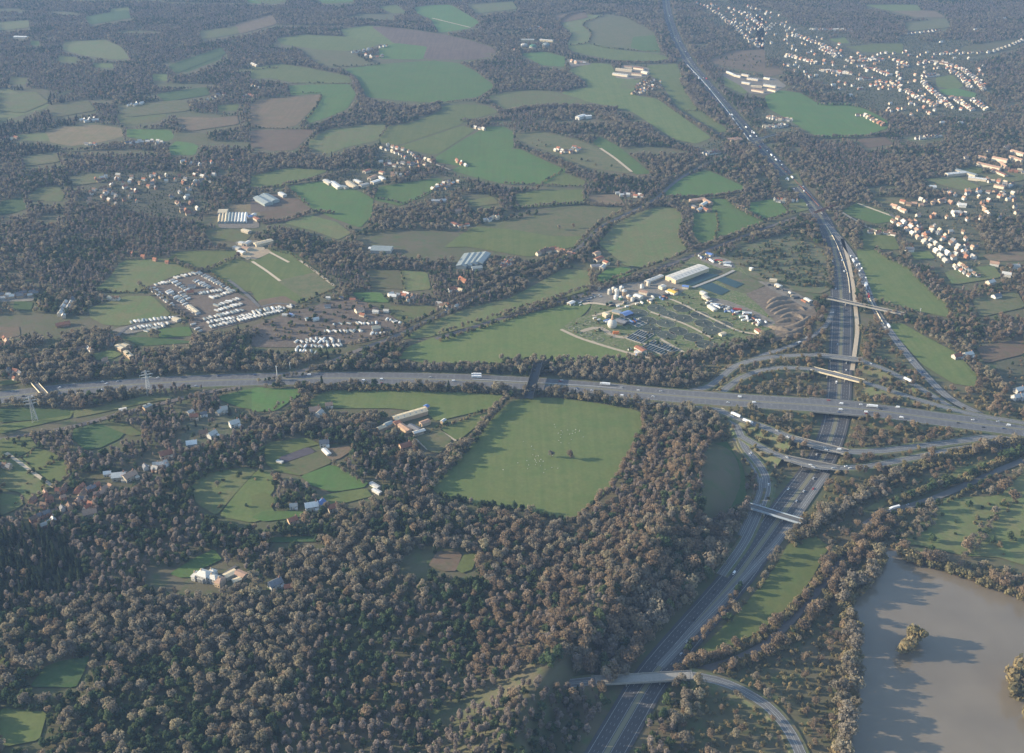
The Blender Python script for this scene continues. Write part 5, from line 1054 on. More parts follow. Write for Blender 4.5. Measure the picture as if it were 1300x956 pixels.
for q,w,r,s,l in (((440,268),'white_wall','white_sheet',1.0,'bright white cabin alone on the bare earth yard'),((160,230),'cream_wall','pale_sheet',.9,'cream cabin left of the bare earth yard'),((370,265),'white_wall','pale_sheet',.9,'long pale cabin left of the bright white one'),((550,150),'white_wall','grey_slate',1.0,'grey roofed cottage at the rear of the earth yard'),((555,70),'white_wall','white_sheet',.8,'small bright white shed by the dark hedge'),((680,70),'tan_brick','grey_slate',.9,'slate roofed cottage at the yard rear'),((840,190),'cream_wall','bronze_roof',1.4,'tan roofed house in the middle of the yards'),((870,230),'cream_wall','red_tile',1.0,'red roofed annex below the tan roofed house'),((780,90),'tan_brick','red_tile',1.0,'red shed at the rear of the yards'),((990,200),'white_wall','pale_sheet',1.0,'pale house right of the yards'),((995,355),'white_wall','tan_sheet',1.3,'bright cream house beside the lane'),((1150,60),'cream_wall','white_sheet',1.2,'long white bungalow above the yards'),((1270,40),'cream_wall','white_sheet',1.2,'white bungalow at the field corner above the yards'),((1085,190),'white_wall','pale_sheet',.9,'small pale shed in the shade above the lane'),((220,225),'white_wall','canvas_blue',.8,'small blue roofed cabin left of the bare earth yard')):
    house(*Q(*q),random.uniform(-.6,.6),l,w,r,s,s*.9,s*.8)

HOUSES.sort(key=size_of,reverse=True); merge_far(HOUSES[300:])
# ================= TREES =================
def blobs(kind,seed,n):
    """crown made of many small twig or leaf clumps spread through its volume; returns verts, faces"""
    r=np.random.default_rng(seed)
    if kind in('oak','russet'): rad,h0,h1,leaf=5.6,3.5,13.5,.85
    elif kind=='birch': rad,h0,h1,leaf=3.9,3.0,14.0,.75
    elif kind=='ever': rad,h0,h1,leaf=4.8,1.5,12.0,.85
    elif kind=='pine': rad,h0,h1,leaf=3.1,2.0,17.5,1.0
    elif kind=='scrub': rad,h0,h1,leaf=3.4,.3,6.2,.85
    # lobes
    L=[]
    for i in range(12):
        a=r.uniform(0,2*PI); q=r.uniform(.1,.78)*rad; zz=r.uniform(.25,.85)
        if kind=='birch': q*=.7
        L.append((q*math.cos(a),q*math.sin(a),h0+(h1-h0)*zz,rad*r.uniform(.28,.52)))
    V=[];Fc=[]
    for i in range(n):
        if kind=='pine':
            u=r.uniform(0,1)**1.5; z=h0+(h1-h0)*u; rr=rad*(1-u)**.85*(.55+.45*abs(math.sin(z*2.1)))*r.uniform(.65,1.05)+.2; a=r.uniform(0,2*PI)
            c=np.array([rr*math.cos(a),rr*math.sin(a),z]); out=np.array([math.cos(a),math.sin(a),.5])
        else:
            l=L[r.integers(len(L))]; d=r.normal(size=3); d/=np.linalg.norm(d)
            c=np.array(l[:3])+d*l[3]*r.uniform(.75,1.08)*np.array([1,1,.85]); c[2]=max(c[2],h0*.8); out=d+np.array([0,0,.25])
        nrm=out+r.normal(size=3)*.5; nrm/=np.linalg.norm(nrm)
        t1=np.cross(nrm,r.normal(size=3)); t1/=np.linalg.norm(t1)+1e-9; t2=np.cross(nrm,t1); s=leaf*r.uniform(.6,1.25)
        b=len(V); k=r.uniform(.5,1)
        V+=[c-t1*s,c+t2*s*k*.7,c+t1*s,c-t2*s*k]; Fc.append((b,b+1,b+2,b+3))
    # inner mass of crossing boughs
    for l in L:
        if kind not in ('ever',): break
        b=len(V); q=l[3]*.72; cc=np.array(l[:3])
        D=[(1,0,0),(-1,0,0),(0,1,0),(0,-1,0),(0,0,1),(0,0,-1)]
        V+=[cc+np.array(d)*q*r.uniform(.8,1.1) for d in D]
        Fc+=[(b+i,b+j,b+k) for i,j,k in ((0,2,4),(2,1,4),(1,3,4),(3,0,4),(2,0,5),(1,2,5),(3,1,5),(0,3,5))]
    if kind=='pine':
        m=MB(); 
        for k in range(4):
            z0=h0+(h1-h0)*k/4.4; m.cyl(0,0,z0,z0+(h1-h0)*.34,rad*(1-k/4.5)*.75,7,r2=.2,cap=False)
        b=len(V); V+=[np.array(v) for v in m.V]; Fc+=[tuple(i+b for i in f) for f in m.F]
    return [tuple(map(float,v)) for v in V],Fc,(rad,h0,h1,L)
def trunk(info,seed):
    rad,h0,h1,L=info; m=MB(); m.cyl(0,0,-.4,h0+1,.42,7,r2=.3,cap=False); m.cyl(0,0,h0+1,h1*.85,.3,6,r2=.08,cap=False)
    for l in L[:6]: m.bar((0,0,h0+.3),(l[0],l[1],l[2]),.22)
    return m
KINDS=[('oak',3,TM['oak']),('birch',2,TM['birch']),('ever',2,TM['ever']),('pine',2,TM['pine']),('scrub',2,TM['scrub']),('russet',2,TM['russet'])]
PROT=[]; KI={}
for kn,nv,mt in KINDS:
    for v in range(nv):
        Vc,Fc,info=blobs(kn,100+v*13+len(PROT),{'scrub':260,'pine':340}.get(kn,560)); tr=trunk(info,v)
        cm=mesh('crown',Vc,Fc,[mt]); tm=mesh('trunk',tr.V,tr.F,[M['bark']])
        b=len(Vc); jm=mesh('tree_'+kn,Vc+tr.V,[list(f) for f in Fc]+[[i+b for i in f] for f in tr.F],[mt,M['bark']],[0]*len(Fc)+[1]*len(tr.F))
        KI.setdefault(kn,[]).append(len(PROT)); PROT.append((kn,cm,tm,jm,np.array(Vc),Fc))
def vnoise(x,y,s,seed=0):
    x=np.asarray(x)/s+seed*17.3; y=np.asarray(y)/s+seed*9.1
    xi=np.floor(x).astype(int); yi=np.floor(y).astype(int); fx=x-xi; fy=y-yi; fx=fx*fx*(3-2*fx); fy=fy*fy*(3-2*fy)
    h=lambda a,b: np.modf(np.abs(np.sin(a*127.1+b*311.7+seed*7.7)*43758.5453))[0]
    return (h(xi,yi)*(1-fx)+h(xi+1,yi)*fx)*(1-fy)+(h(xi,yi+1)*(1-fx)+h(xi+1,yi+1)*fx)*fy
def inside(px,py,poly):
    m=np.zeros(px.shape,bool); x0,y0=poly.min(0); x1,y1=poly.max(0)
    c=np.nonzero((px>=x0)&(px<=x1)&(py>=y0)&(py<=y1))[0]
    if not len(c): return m
    X=px[c];Y=py[c]; r=np.zeros(len(c),bool); j=len(poly)-1
    for i in range(len(poly)):
        xi,yi=poly[i]; xj,yj=poly[j]; q=((yi>Y)!=(yj>Y)); 
        if yj!=yi: r^=q&(X<(xj-xi)*(Y-yi)/(yj-yi)+xi)
        j=i
    m[c]=r; return m
# candidate points on a jittered grid, denser near the camera
pts=[]
y=560.0
while y<6300:
    sp=7.7 if y<1500 else (8.3 if y<2600 else 9.6)
    d=y*ct+H*sn; x0=(-170-CX)/F*d; x1=(1470-CX)/F*d
    xs=np.arange(x0,x1,sp); pts.append(np.stack([xs+rng.uniform(-.48,.48,len(xs))*sp,y+rng.uniform(-.48,.48,len(xs))*sp],1)); y+=sp
pts=np.concatenate(pts); X,Y=pts[:,0],pts[:,1]
d=Y*ct+H*sn; px=CX+F*X/d; py=CY+F*(-(Y*sn-H*ct)/d)
inframe=(px>-12)&(px<1312)&(py<880)
RG=np.array([G(*p)[:2] for p in ((885,605),(870,660),(822,728),(768,798),(706,878),(640,980))])
NEAR=resample([G(*p)[:2] for p in ((975,560),(978,625),(968,650),(940,688),(925,705),(908,720),(880,755),(843,800),(805,845),(770,890),(740,950))],14)[0]
def ridge(x,y):
    best=np.full(np.shape(x),1e9)
    for a,b in zip(RG,RG[1:]):
        d_=b-a; t=np.clip(((x-a[0])*d_[0]+(y-a[1])*d_[1])/(d_@d_),0,1); best=np.minimum(best,np.hypot(x-a[0]-t*d_[0],y-a[1]-t*d_[1]))
    rd=np.full(np.shape(x),1e9)
    for q in NEAR: rd=np.minimum(rd,np.hypot(x-q[0],y-q[1]))
    k=np.clip((rd-27)/34,0,1); return 24*np.exp(-best**2/(2*36**2))*k*k*(3-2*k)
op=np.zeros(len(X),bool)
for p in OPEN: op|=inside(px,py,p)
for hz_ in (4.0,8.0,12.5):
    hz_=hz_+ridge(X,Y); d_=Y*ct-(hz_-H)*sn; pyh=CY+F*(-(Y*sn+(hz_-H)*ct)/d_); pxh=CX+F*X/d_
    for p in OPEN: op|=inside(pxh,pyh,p)
spz=np.zeros(len(X),bool); jx=(vnoise(X,Y,70,8)-.5)*26; jy=(vnoise(X,Y,70,9)-.5)*16
for p in SPARSE: spz|=inside(px+jx,py+jy,p)
n1=vnoise(X,Y,330,1); n2=vnoise(X,Y,90,2); n3=vnoise(X,Y,160,3); n4=vnoise(X,Y,45,4); rr=rng.uniform(0,1,len(X))
outopen=(~inframe)&(n1<.46)&(py<867)
lake=inside(px,py,np.array([(1085,860),(1500,860),(1500,1090),(1050,1090)]))
keep=~op&~outopen&~(lake)
keep&=~((py>956)&(rr>.9)&~inframe)
keep&=~spz|(rr<np.where(Y>2000,.75,.26))
n5=vnoise(X*.45+Y*.2,Y*1.6,120,5); gl=((n4<.13)&(py<560))|((n5<.24)&(py<430)&(py>90)&(px<900))|((n5<.18)&(py<90)&(px<500)); keep&=~gl
# verge scrub zone round the junction
junc=inside(px,py,np.array([(860,440),(1140,400),(1300,520),(1300,580),(1130,625),(1010,690),(950,650),(905,530)]))
keep&=~junc|(rr<.8)
# roads
Z=np.zeros(len(X))
cand=np.nonzero(keep)[0]
for P,hw in ROADS:
    x0,y0=P[:,:2].min(0)-40; x1,y1=P[:,:2].max(0)+40
    c=cand[(X[cand]>x0)&(X[cand]<x1)&(Y[cand]>y0)&(Y[cand]<y1)]
    if not len(c): continue
    for a in range(0,len(c),4000):
        cc=c[a:a+4000]; D=np.hypot(X[cc][:,None]-P[None,:,0],Y[cc][:,None]-P[None,:,1]); k=D.argmin(1); dm=D[np.arange(len(cc)),k]
        keep[cc[dm<hw]]=False; ez=P[k,2]-(dm-hw+1)/1.7; Z[cc]=np.maximum(Z[cc],np.clip(ez,0,12))
B=np.array(BLD); cand=np.nonzero(keep)[0]
for a in range(0,len(cand),3000):
    cc=cand[a:a+3000]; D=np.hypot(X[cc][:,None]-B[None,:,0],Y[cc][:,None]-B[None,:,1])
    # also keep the side towards the camera clear so that the house shows
    D2=np.hypot(X[cc][:,None]-B[None,:,0],Y[cc][:,None]-(B[None,:,1]-10)); D3=np.hypot(X[cc][:,None]-B[None,:,0],Y[cc][:,None]-(B[None,:,1]-22)); D4=np.hypot(X[cc][:,None]-B[None,:,0],Y[cc][:,None]-(B[None,:,1]-38)); far=(Y[cc]>1900)[:,None]; vf=(Y[cc]>2700)[:,None]
    keep[cc[((D<B[None,:,2])|(D2<B[None,:,2]*.8)|(far&(D3<B[None,:,2]))|(vf&(D4<B[None,:,2]))).any(1)]]=False
ix=np.nonzero(keep)[0]; X,Y,Z,px,py,n1,n2,n3,n4,spz,junc=[v[ix] for v in (X,Y,Z,px,py,n1,n2,n3,n4,spz,junc)]
rr=rng.uniform(0,1,len(X)); r2=rng.uniform(0,1,len(X))
kind=np.full(len(X),'oak',dtype='U8')
kind[(n3>.62)]='birch'; kind[(px<330)&(py<420)&(rr<.7)]='birch'; kind[(py<260)&(px>880)&(rr<.35)]='birch'
kind[(rr<.20)|((n2>.70)&(rr<.65))|((py>600)&(px<620)&(n2<.36)&(rr<.75))]='ever'
kind[(rr>.955)]='russet'
kind[inside(px,py,np.array([(600,640),(740,662),(830,540),(960,560),(900,700),(800,867),(600,867)]))&(rr>.55)]='russet'
kind[(rr<.045)&(n2>.45)]='pine'
con=inside(px,py,np.array([(-180,690),(60,672),(100,700),(110,740),(60,770),(-180,790)])); kind[con&(rr<.85)]='pine'
con=inside(px,py,np.array([(0,100),(120,140),(60,200),(-100,190)]))|inside(px,py,np.array([(240,350)]*3)) ; kind[con&(rr<.4)]='pine'
kind[spz&(rr<.55)]='ever'; kind[spz&(rr>.9)]='pine'
kind[junc&(rr<.8)]='scrub'; kind[(px>940)&(py>600)&(rr<.6)]='scrub'
low=inside(px,py,np.array([(1060,705),(1115,735),(1088,760),(1088,867),(1060,970),(860,970),(900,862),(1000,822)])); kind[low&(rr<.85)]='scrub'; thin_=low|inside(px,py,np.array([(1005,690),(1070,640),(1140,608),(1300,560),(1320,600),(1220,640),(1130,700),(1060,710),(1020,800),(960,850),(870,866),(860,845),(985,780),(1050,700)])); kind[(px>1020)&(py>340)&(rr>.75)]='russet'
kind[(px>1180)&(py>250)&(py<520)&(rr<.4)]='scrub'
sc_=.62+.58*r2**1.3; sc_*=np.interp(Y,[1100,1800,5000],[1.0,.84,.80]); sc_[thin_]*=.74; sc_[spz]*=np.where(Y[spz]>2000,.50,.66)
bank=inside(px,py,np.array([(958,640),(850,705),(770,800),(690,872),(800,872),(880,800),(975,690)])); sc_[bank]*=1.45; kind[bank&(r2<.5)]='oak'
bank=inside(px,py,np.array([(800,-30),(845,-30),(905,110),(965,180),(1045,280),(1050,440),(1025,440),(1030,300),(930,190),(840,70)])); sc_[bank]*=1.25
sc_*=np.where(kind=='birch',.95,1.0)
# a wooded ridge stands over the near motorway
hx,hy=np.meshgrid(np.linspace(-260,500,96),np.linspace(560,1200,82)); hz=ridge(hx,hy)-.55; nx_=96
hv=np.stack([hx.ravel(),hy.ravel(),hz.ravel()],1); hf=[(j*nx_+i,j*nx_+i+1,(j+1)*nx_+i+1,(j+1)*nx_+i) for j in range(81) for i in range(95) if max(hz[j,i],hz[j+1,i+1],hz[j,i+1],hz[j+1,i])>-.3]
tag(link('hill',mesh('hill',hv,hf,[MT],smooth=True)),kind='structure')
Z=np.maximum(Z,ridge(X,Y)-.8).clip(0)
LST=[(X,Y,Z,kind,sc_)]
# low bushes dotted over heath, works, yards and rough corners
for poly,n_,s0 in (([(925,326),(970,308),(1008,298),(1040,316),(1052,330),(1050,366),(995,364),(945,345)],330,.7),([(715,418),(752,400),(770,386),(850,366),(985,405),(988,414),(945,438),(865,450),(810,448),(735,428)],210,.55),([(903,76),(935,70),(970,70),(960,90),(920,85)],60,.6),([(330,395),(440,378),(520,395),(515,420),(400,440),(320,430)],140,.7),([(262,595),(310,592),(345,600),(350,655),(278,656),(245,620)],7,.7),([(0,560),(46,567),(89,603),(33,641),(0,650)],14,.7),([(640,175),(690,178),(790,215),(760,212),(680,195)],40,.7),([(1130,690),(1180,650),(1270,630),(1300,640),(1300,715),(1200,705)],24,.9)):
    q=np.array(poly,float); a=rng.uniform(q[:,0].min(),q[:,0].max(),n_*2); b=rng.uniform(q[:,1].min(),q[:,1].max(),n_*2); m=inside(a,b,q); a,b=a[m],b[m]
    W_=np.array([G(u,v) for u,v in zip(a,b)]); D=np.hypot(W_[:,0][:,None]-B[None,:,0],W_[:,1][:,None]-B[None,:,1]); ok=(D>B[None,:,2]*.85).all(1); W_=W_[ok]
    LST.append((W_[:,0],W_[:,1],np.zeros(len(W_)),rng.choice(np.array(['scrub','scrub','ever'],dtype='U8'),len(W_)),s0*rng.uniform(.4,1.3,len(W_))))
# rows of trees and hedgerows authored along field edges
def trow(pts_,kn,sp,w,s,t=None,n=1,share=None):
    P,_=smooth_line([G(a,b) for a,b in T(t,pts_)],sp,1); nr=ribbon_verts(P,1); xs=[];ys=[];kk=[]
    for q in range(n):
        off=(q-(n-1)/2)*w; j=rng.uniform(-.45,.45,(len(P),2))*sp
        xs+=list(P[:,0]+nr[:,0]*off+j[:,0]*.9); ys+=list(P[:,1]+nr[:,1]*off+j[:,1]*.9)
    xs=np.array(xs);ys=np.array(ys); k=np.array([kn if rng.uniform()<.78 else (share or 'ever') for _ in xs],dtype='U8')
    LST.append((xs,ys,np.zeros(len(xs)),k,s*rng.uniform(.75,1.2,len(xs))))
t_=trow
# railway and lane tree lines
for p,t in (([(447,441),(500,424),(548,400),(599,377),(650,349),(716,326),(736,311),(759,285),(795,268),(830,250),(852,228)],None),([(500,437),(548,410),(599,387),(650,359),(716,334),(742,320),(768,291),(800,276),(838,258)],None)): t_(p,'oak',7,5,.72,t)
t_([(553,426),(599,412),(640,399),(691,384),(749,366),(818,342),(884,317),(970,284),(1010,270)],'oak',7,6,.6); t_([(560,433),(640,408),(691,393),(749,375)],'scrub',6,5,.8); t_([(749,370),(818,352),(845,346)],'oak',7,6,.7,n=2); t_([(884,328),(970,296),(1010,282)],'oak',8,6,.6)
t_([(1120,658),(1088,690),(1058,710),(1036,742),(1010,772),(985,797),(950,820),(900,840),(860,852)],'scrub',4.5,4,1.05,n=2,share='russet'); t_([(1138,660),(1105,692),(1078,712),(1060,745),(1035,780),(1005,812),(970,835),(920,852)],'scrub',4.5,4,1.1,n=2,share='russet')
t_([(1130,640),(1180,624),(1224,610),(1262,592),(1300,574)],'scrub',6,5,1.2,n=2); t_([(1122,658),(1180,645),(1224,628),(1262,609)],'scrub',7,5,1.0)
t_([(1300,562),(1260,568),(1200,582),(1150,600),(1110,622),(1070,645),(1030,668),(1005,690)],'scrub',6,6,1.1,n=3,share='oak')
t_([(0,563),(50,555),(100,545),(152,530),(210,515),(254,505),(300,498)],'oak',8,6,.62); t_([(330,486),(371,479),(409,470),(447,452)],'oak',7,6,.6)
t_([(380,496),(500,495),(600,498),(650,501)],'scrub',6,4,1.15,n=2,share='oak'); t_([(690,502),(760,509),(830,520)],'scrub',6,4,1.2,n=2,share='oak')
t_([(400,470),(520,468),(640,468),(740,472),(800,476)],'oak',8,6,.78,n=2); t_([(800,476),(850,482),(900,478)],'oak',8,6,.8,n=2)
t_([(640,462),(740,463),(815,461),(870,456),(930,445),(975,430)],'oak',8,8,.85,n=3)
# big square field borders
t_([(818,526),(816,545),(800,582),(778,620),(745,652),(728,664)],'russet',6,5,.8,n=1); t_([(545,622),(572,592),(600,562),(622,532),(642,510)],'oak',6,5,.8,n=2,share='ever'); t_([(556,632),(610,644),(650,648),(695,658),(725,665)],'ever',7,5,.9,share='oak')
# hedges between fields as listed from the photograph: (tile, size, points)
for t,s,w,p in [
 (10,.75,2,[(210,245),(260,300),(340,345),(430,360),(500,385),(530,430),(540,480),(560,520),(600,560)]),
 (10,.9,4,[(560,500),(620,540),(680,530),(760,550),(830,545),(900,530),(940,520)]),(10,.6,1,[(900,525),(1000,512),(1100,505),(1150,490),(1200,450),(1300,435)]),
 (10,.85,3,[(300,700),(330,640),(400,600),(470,575),(540,585),(620,600)]),(10,.6,1,[(640,690),(670,650),(690,610)]),(10,.85,3,[(680,610),(740,600),(820,585),(900,560),(940,545)]),
 (10,.7,2,[(1170,500),(1200,530),(1260,560),(1300,555)]),(10,.75,2,[(1050,605),(1120,610),(1200,600),(1300,590)]),(10,.4,1,[(180,418),(300,418),(490,420)]),(10,.4,1,[(190,470),(340,465)]),(10,.5,1,[(350,480),(310,560),(240,630)]),(10,.45,1,[(0,640),(150,645),(320,648)]),
 (10,.45,1,[(400,332),(500,334),(640,325)]),(10,.5,1,[(120,340),(0,350)]),
 (20,.5,1,[(290,230),(400,222),(425,212),(440,165),(385,120),(500,78)]),(20,.45,1,[(430,222),(520,245),(690,258),(780,258)]),(20,.8,2,[(270,250),(330,285),(450,300),(560,315),(720,318),(860,310)]),(20,.7,2,[(260,190),(270,110),(330,70),(420,60),(520,60)]),
 (20,.9,3,[(760,180),(790,260),(850,310)]),(20,.9,3,[(250,400),(340,390),(370,400),(330,440),(260,455)]),(20,.8,3,[(780,480),(840,545),(920,600),(1010,650),(1060,690)]),(20,.9,4,[(890,400),(910,450),(960,530),(1010,570),(1080,620)]),(20,.5,1,[(900,555),(960,556),(1010,550)]),
 (20,.95,6,[(0,570),(120,545),(260,535),(380,540),(450,545),(560,550)]),(20,.95,7,[(520,580),(600,620),(700,660),(760,700),(840,720)]),(20,.7,2,[(0,460),(120,448),(240,455)]),
 (11,.7,2,[(40,270),(150,262),(270,225),(320,215),(400,225)]),(11,.8,2,[(160,80),(200,75),(380,45),(480,10)]),(11,.7,2,[(0,105),(90,95),(165,85)]),(11,.6,1,[(600,150),(700,160),(760,180),(880,125),(950,70)]),(11,.6,1,[(170,95),(230,140),(290,190)]),
 (11,.45,1,[(240,672),(330,635),(440,598)]),(11,.35,1,[(90,405),(200,425),(300,500),(420,590)]),(11,.55,1,[(590,500),(740,503),(880,512)]),(11,.4,1,[(745,515),(765,600)]),
 (21,.5,1,[(190,72),(240,40),(290,12)]),(21,.6,1,[(0,75),(100,78),(220,85),(400,90)]),(21,.7,2,[(0,200),(100,195),(240,180),(380,175),(480,185),(600,188)]),(21,.7,1,[(400,110),(405,170)]),
 (21,.7,2,[(790,185),(850,190),(905,235),(880,330),(910,390),(960,400)]),(21,.75,2,[(900,200),(935,240),(930,330),(950,370),(1010,390)]),(21,.8,2,[(820,145),(960,148),(1110,135),(1200,115),(1300,80)]),(21,.8,2,[(1010,385),(1100,355),(1200,320),(1300,290)]),(21,.8,3,[(1110,130),(1140,180),(1200,220),(1300,260)]),
 (21,.45,1,[(1060,215),(1070,290),(1055,350)]),(21,.8,2,[(0,740),(100,715),(200,680),(300,640)]),
 (1,.55,1,[(720,590),(840,650),(870,720)]),(1,.6,2,[(1000,515),(1080,490),(1180,445)]),(1,.5,1,[(1040,510),(1130,580),(1200,620)]),(1,.7,2,[(850,700),(930,745),(960,760)]),(1,.5,1,[(740,600),(660,620),(480,615)]),(1,.7,2,[(860,460),(960,505),(1000,515)]),
 (12,.6,1,[(0,372),(100,368),(150,330),(250,290)]),(12,.5,1,[(800,495),(950,445),(1100,395),(1220,345)]),(12,.7,1,[(560,735),(480,680),(400,625)]),
 (2,.6,1,[(270,745),(350,690),(350,640),(280,580)]),(2,.5,1,[(0,600),(120,595),(190,548)]),(2,.6,1,[(130,830),(260,752)]),(2,.5,1,[(180,665),(260,620),(340,600)]),
 (31,.7,2,[(560,405),(600,440),(720,495),(790,570),(870,640),(930,700)]),(31,.7,2,[(560,665),(680,700),(800,740),(900,770)]),(31,.55,1,[(480,300),(560,285),(650,330)]),(31,.7,2,[(0,345),(120,315),(250,320),(330,420),(330,600)]),
 (32,.6,1,[(1080,250),(1060,180),(1000,100)]),(30,.8,3,[(180,700),(300,690),(480,690),(640,670)]),(30,.7,2,[(270,525),(440,528),(560,560),(640,620)]),
 (33,.7,2,[(650,150),(760,120),(820,60),(840,0)]),(33,.75,2,[(1000,230),(1080,130),(1170,10)]),
 ]:
    t_(p,'oak' if s>.5 else 'scrub',6.0 if s<.6 else 7.0,5.0,(s if s>.5 else s*1.7)*.82,t,n=w if w<3 else w-1)
t_([(1118,712),(1100,738),(1080,752),(1072,775),(1082,800),(1078,867),(1058,1000)],'scrub',6,5,1.5,None,n=3,share='oak'); t_([(868,835),(895,808),(920,778),(942,748)],'russet',8,4,.8)
# lake shore and islets, poplar-like clumps on the right fields
t_([(680,210),(760,260),(860,270),(930,310),(1020,330),(1100,370),(1200,400),(1330,450)],'scrub',6,5,1.7,33,n=2,share='russet')
XX=np.concatenate([l[0] for l in LST]);YY=np.concatenate([l[1] for l in LST]);ZZ=np.concatenate([l[2] for l in LST]);KK=np.concatenate([l[3] for l in LST]);SS=np.concatenate([l[4] for l in LST])
dd=YY*ct+H*sn; PXa=CX+F*XX/dd; PYa=CY+F*(-(YY*sn-H*ct)/dd)
pk=np.zeros(len(XX),int)
for kn,L in KI.items():
    c=np.nonzero(KK==kn)[0]; pk[c]=rng.choice(L,len(c))
print('TREES',len(XX))
used=np.zeros(len(XX),bool)
def tree(i,name,label,cat,group,x=None,y=None,s=None,k=None,z=0):
    kk=pk[i] if k is None else k; kn,cm,tm,_,_,_=PROT[kk]
    e=link(name,None,loc=(XX[i],YY[i],ZZ[i]) if x is None else (x,y,z),rz=random.uniform(0,6.28)); s=SS[i] if s is None else s; e.scale=(s,s,s*random.uniform(.9,1.15))
    link('trunk',tm,e); link('crown',cm,e); tag(e,label,cat,group); return e
def zone(a,b):
    if a<130: h='by the left edge'
    elif a<330: h='left of centre'
    elif a<560: h='under the paddocks'
    elif a<740: h='below the square field'
    elif a<960: h='beside the shaded motorway'
    elif a<1085: h='along the railway'
    else: h='by the lake shore'
    v='at the very front of the wood' if b>820 else ('in the front wood' if b>760 else 'in the middle of the near wood')
    return v+' '+h
vis=(PYa<866)&(PXa>0)&(PXa<1300)
for kset,n,nm,desc in ((('oak','birch','russet'),300,'bare_tree',{'oak':'rounded bare brown tree','birch':'slim bare purplish tree','russet':'bare russet tinted tree'}),(('ever','pine'),150,'evergreen_tree',{'ever':'dark green evergreen tree','pine':'pointed dark conifer'}),(('scrub',),60,'bush',{'scrub':'golden brown bush'})):
    c=np.nonzero(vis&np.isin(KK,kset))[0]; c=c[np.argsort(-PYa[c])][:n]; used[c]=True
    for i in c:
        l=desc[KK[i]]+' '+zone(PXa[i],PYa[i]); tree(i,nm if KK[i]!='pine' else 'conifer',l,'bush' if nm=='bush' else 'tree',l+' group')
# lone trees with labels of their own
def lone(p,kn,s,label,name='bare_tree'):
    x,y,_=G(*p); tree(0,name,label,'tree',None,x,y,s,KI[kn][random.randrange(len(KI[kn]))])
lone((700,581),'oak',.75,'smaller left one of two bare trees standing alone in the large square field'); lone((724,583),'russet',1.0,'larger right one of two bare trees standing alone in the large square field')
for p,s,l in (((1146,828),3.1,'broad golden tree on the lake islet, left clump'),((1163,812),3.0,'taller golden tree on the lake islet, right clump'),((1154,820),2.2,'low golden tree between the two islet clumps')): lone(p,'scrub',s,l,'islet_tree')
for k,(p,s) in enumerate((((1282,868),3.3),((1297,858),3.6),((1290,888),3.2),((1310,878),3.6),((1302,910),3.2))): lone(p,'scrub',s,['large golden willow at the shore, left of the corner clump','tallest golden willow of the clump at the right edge','golden willow in the middle of the right edge clump','golden willow cut by the right edge of the shore clump','golden willow lowest in the right edge clump'][k],'willow_tree')
for k,(p,s) in enumerate((((1153,714),2.1),)): lone(p,'scrub',s,'round golden tree standing alone at the head of the lake','willow_tree')
for k,(p,s,w) in enumerate((((1165,668),1.0,'lowest of the three row trees'),((1170,658),1.1,'middle of the three row trees'),((1178,648),1.1,'upper of the three row trees'),((1228,702),1.5,'tall bare tree by the shore'),((1272,628),1.6,'great bare tree'),((1285,640),1.4,'bare tree just below the great one'))): lone(p,'russet' if k>2 else 'oak',s,w+' in the olive field above the lake')
lone((277,618),'oak',.7,'lone bare tree in the left part of the lower left clearing'); lone((655,700),'ever',1.1,'dark evergreen right of the brown forest clearing','evergreen_tree'); lone((402,690),'ever',1.0,'dark round evergreen alone in the shaded forest hollow','evergreen_tree')
lone((710,292),'oak',.8,'low bare tree in the middle of the two-tone field'); lone((728,290),'russet',.7,'second low bare tree in the two-tone field'); lone((178,365),'oak',.9,'bare tree at the left corner of the caravan park')
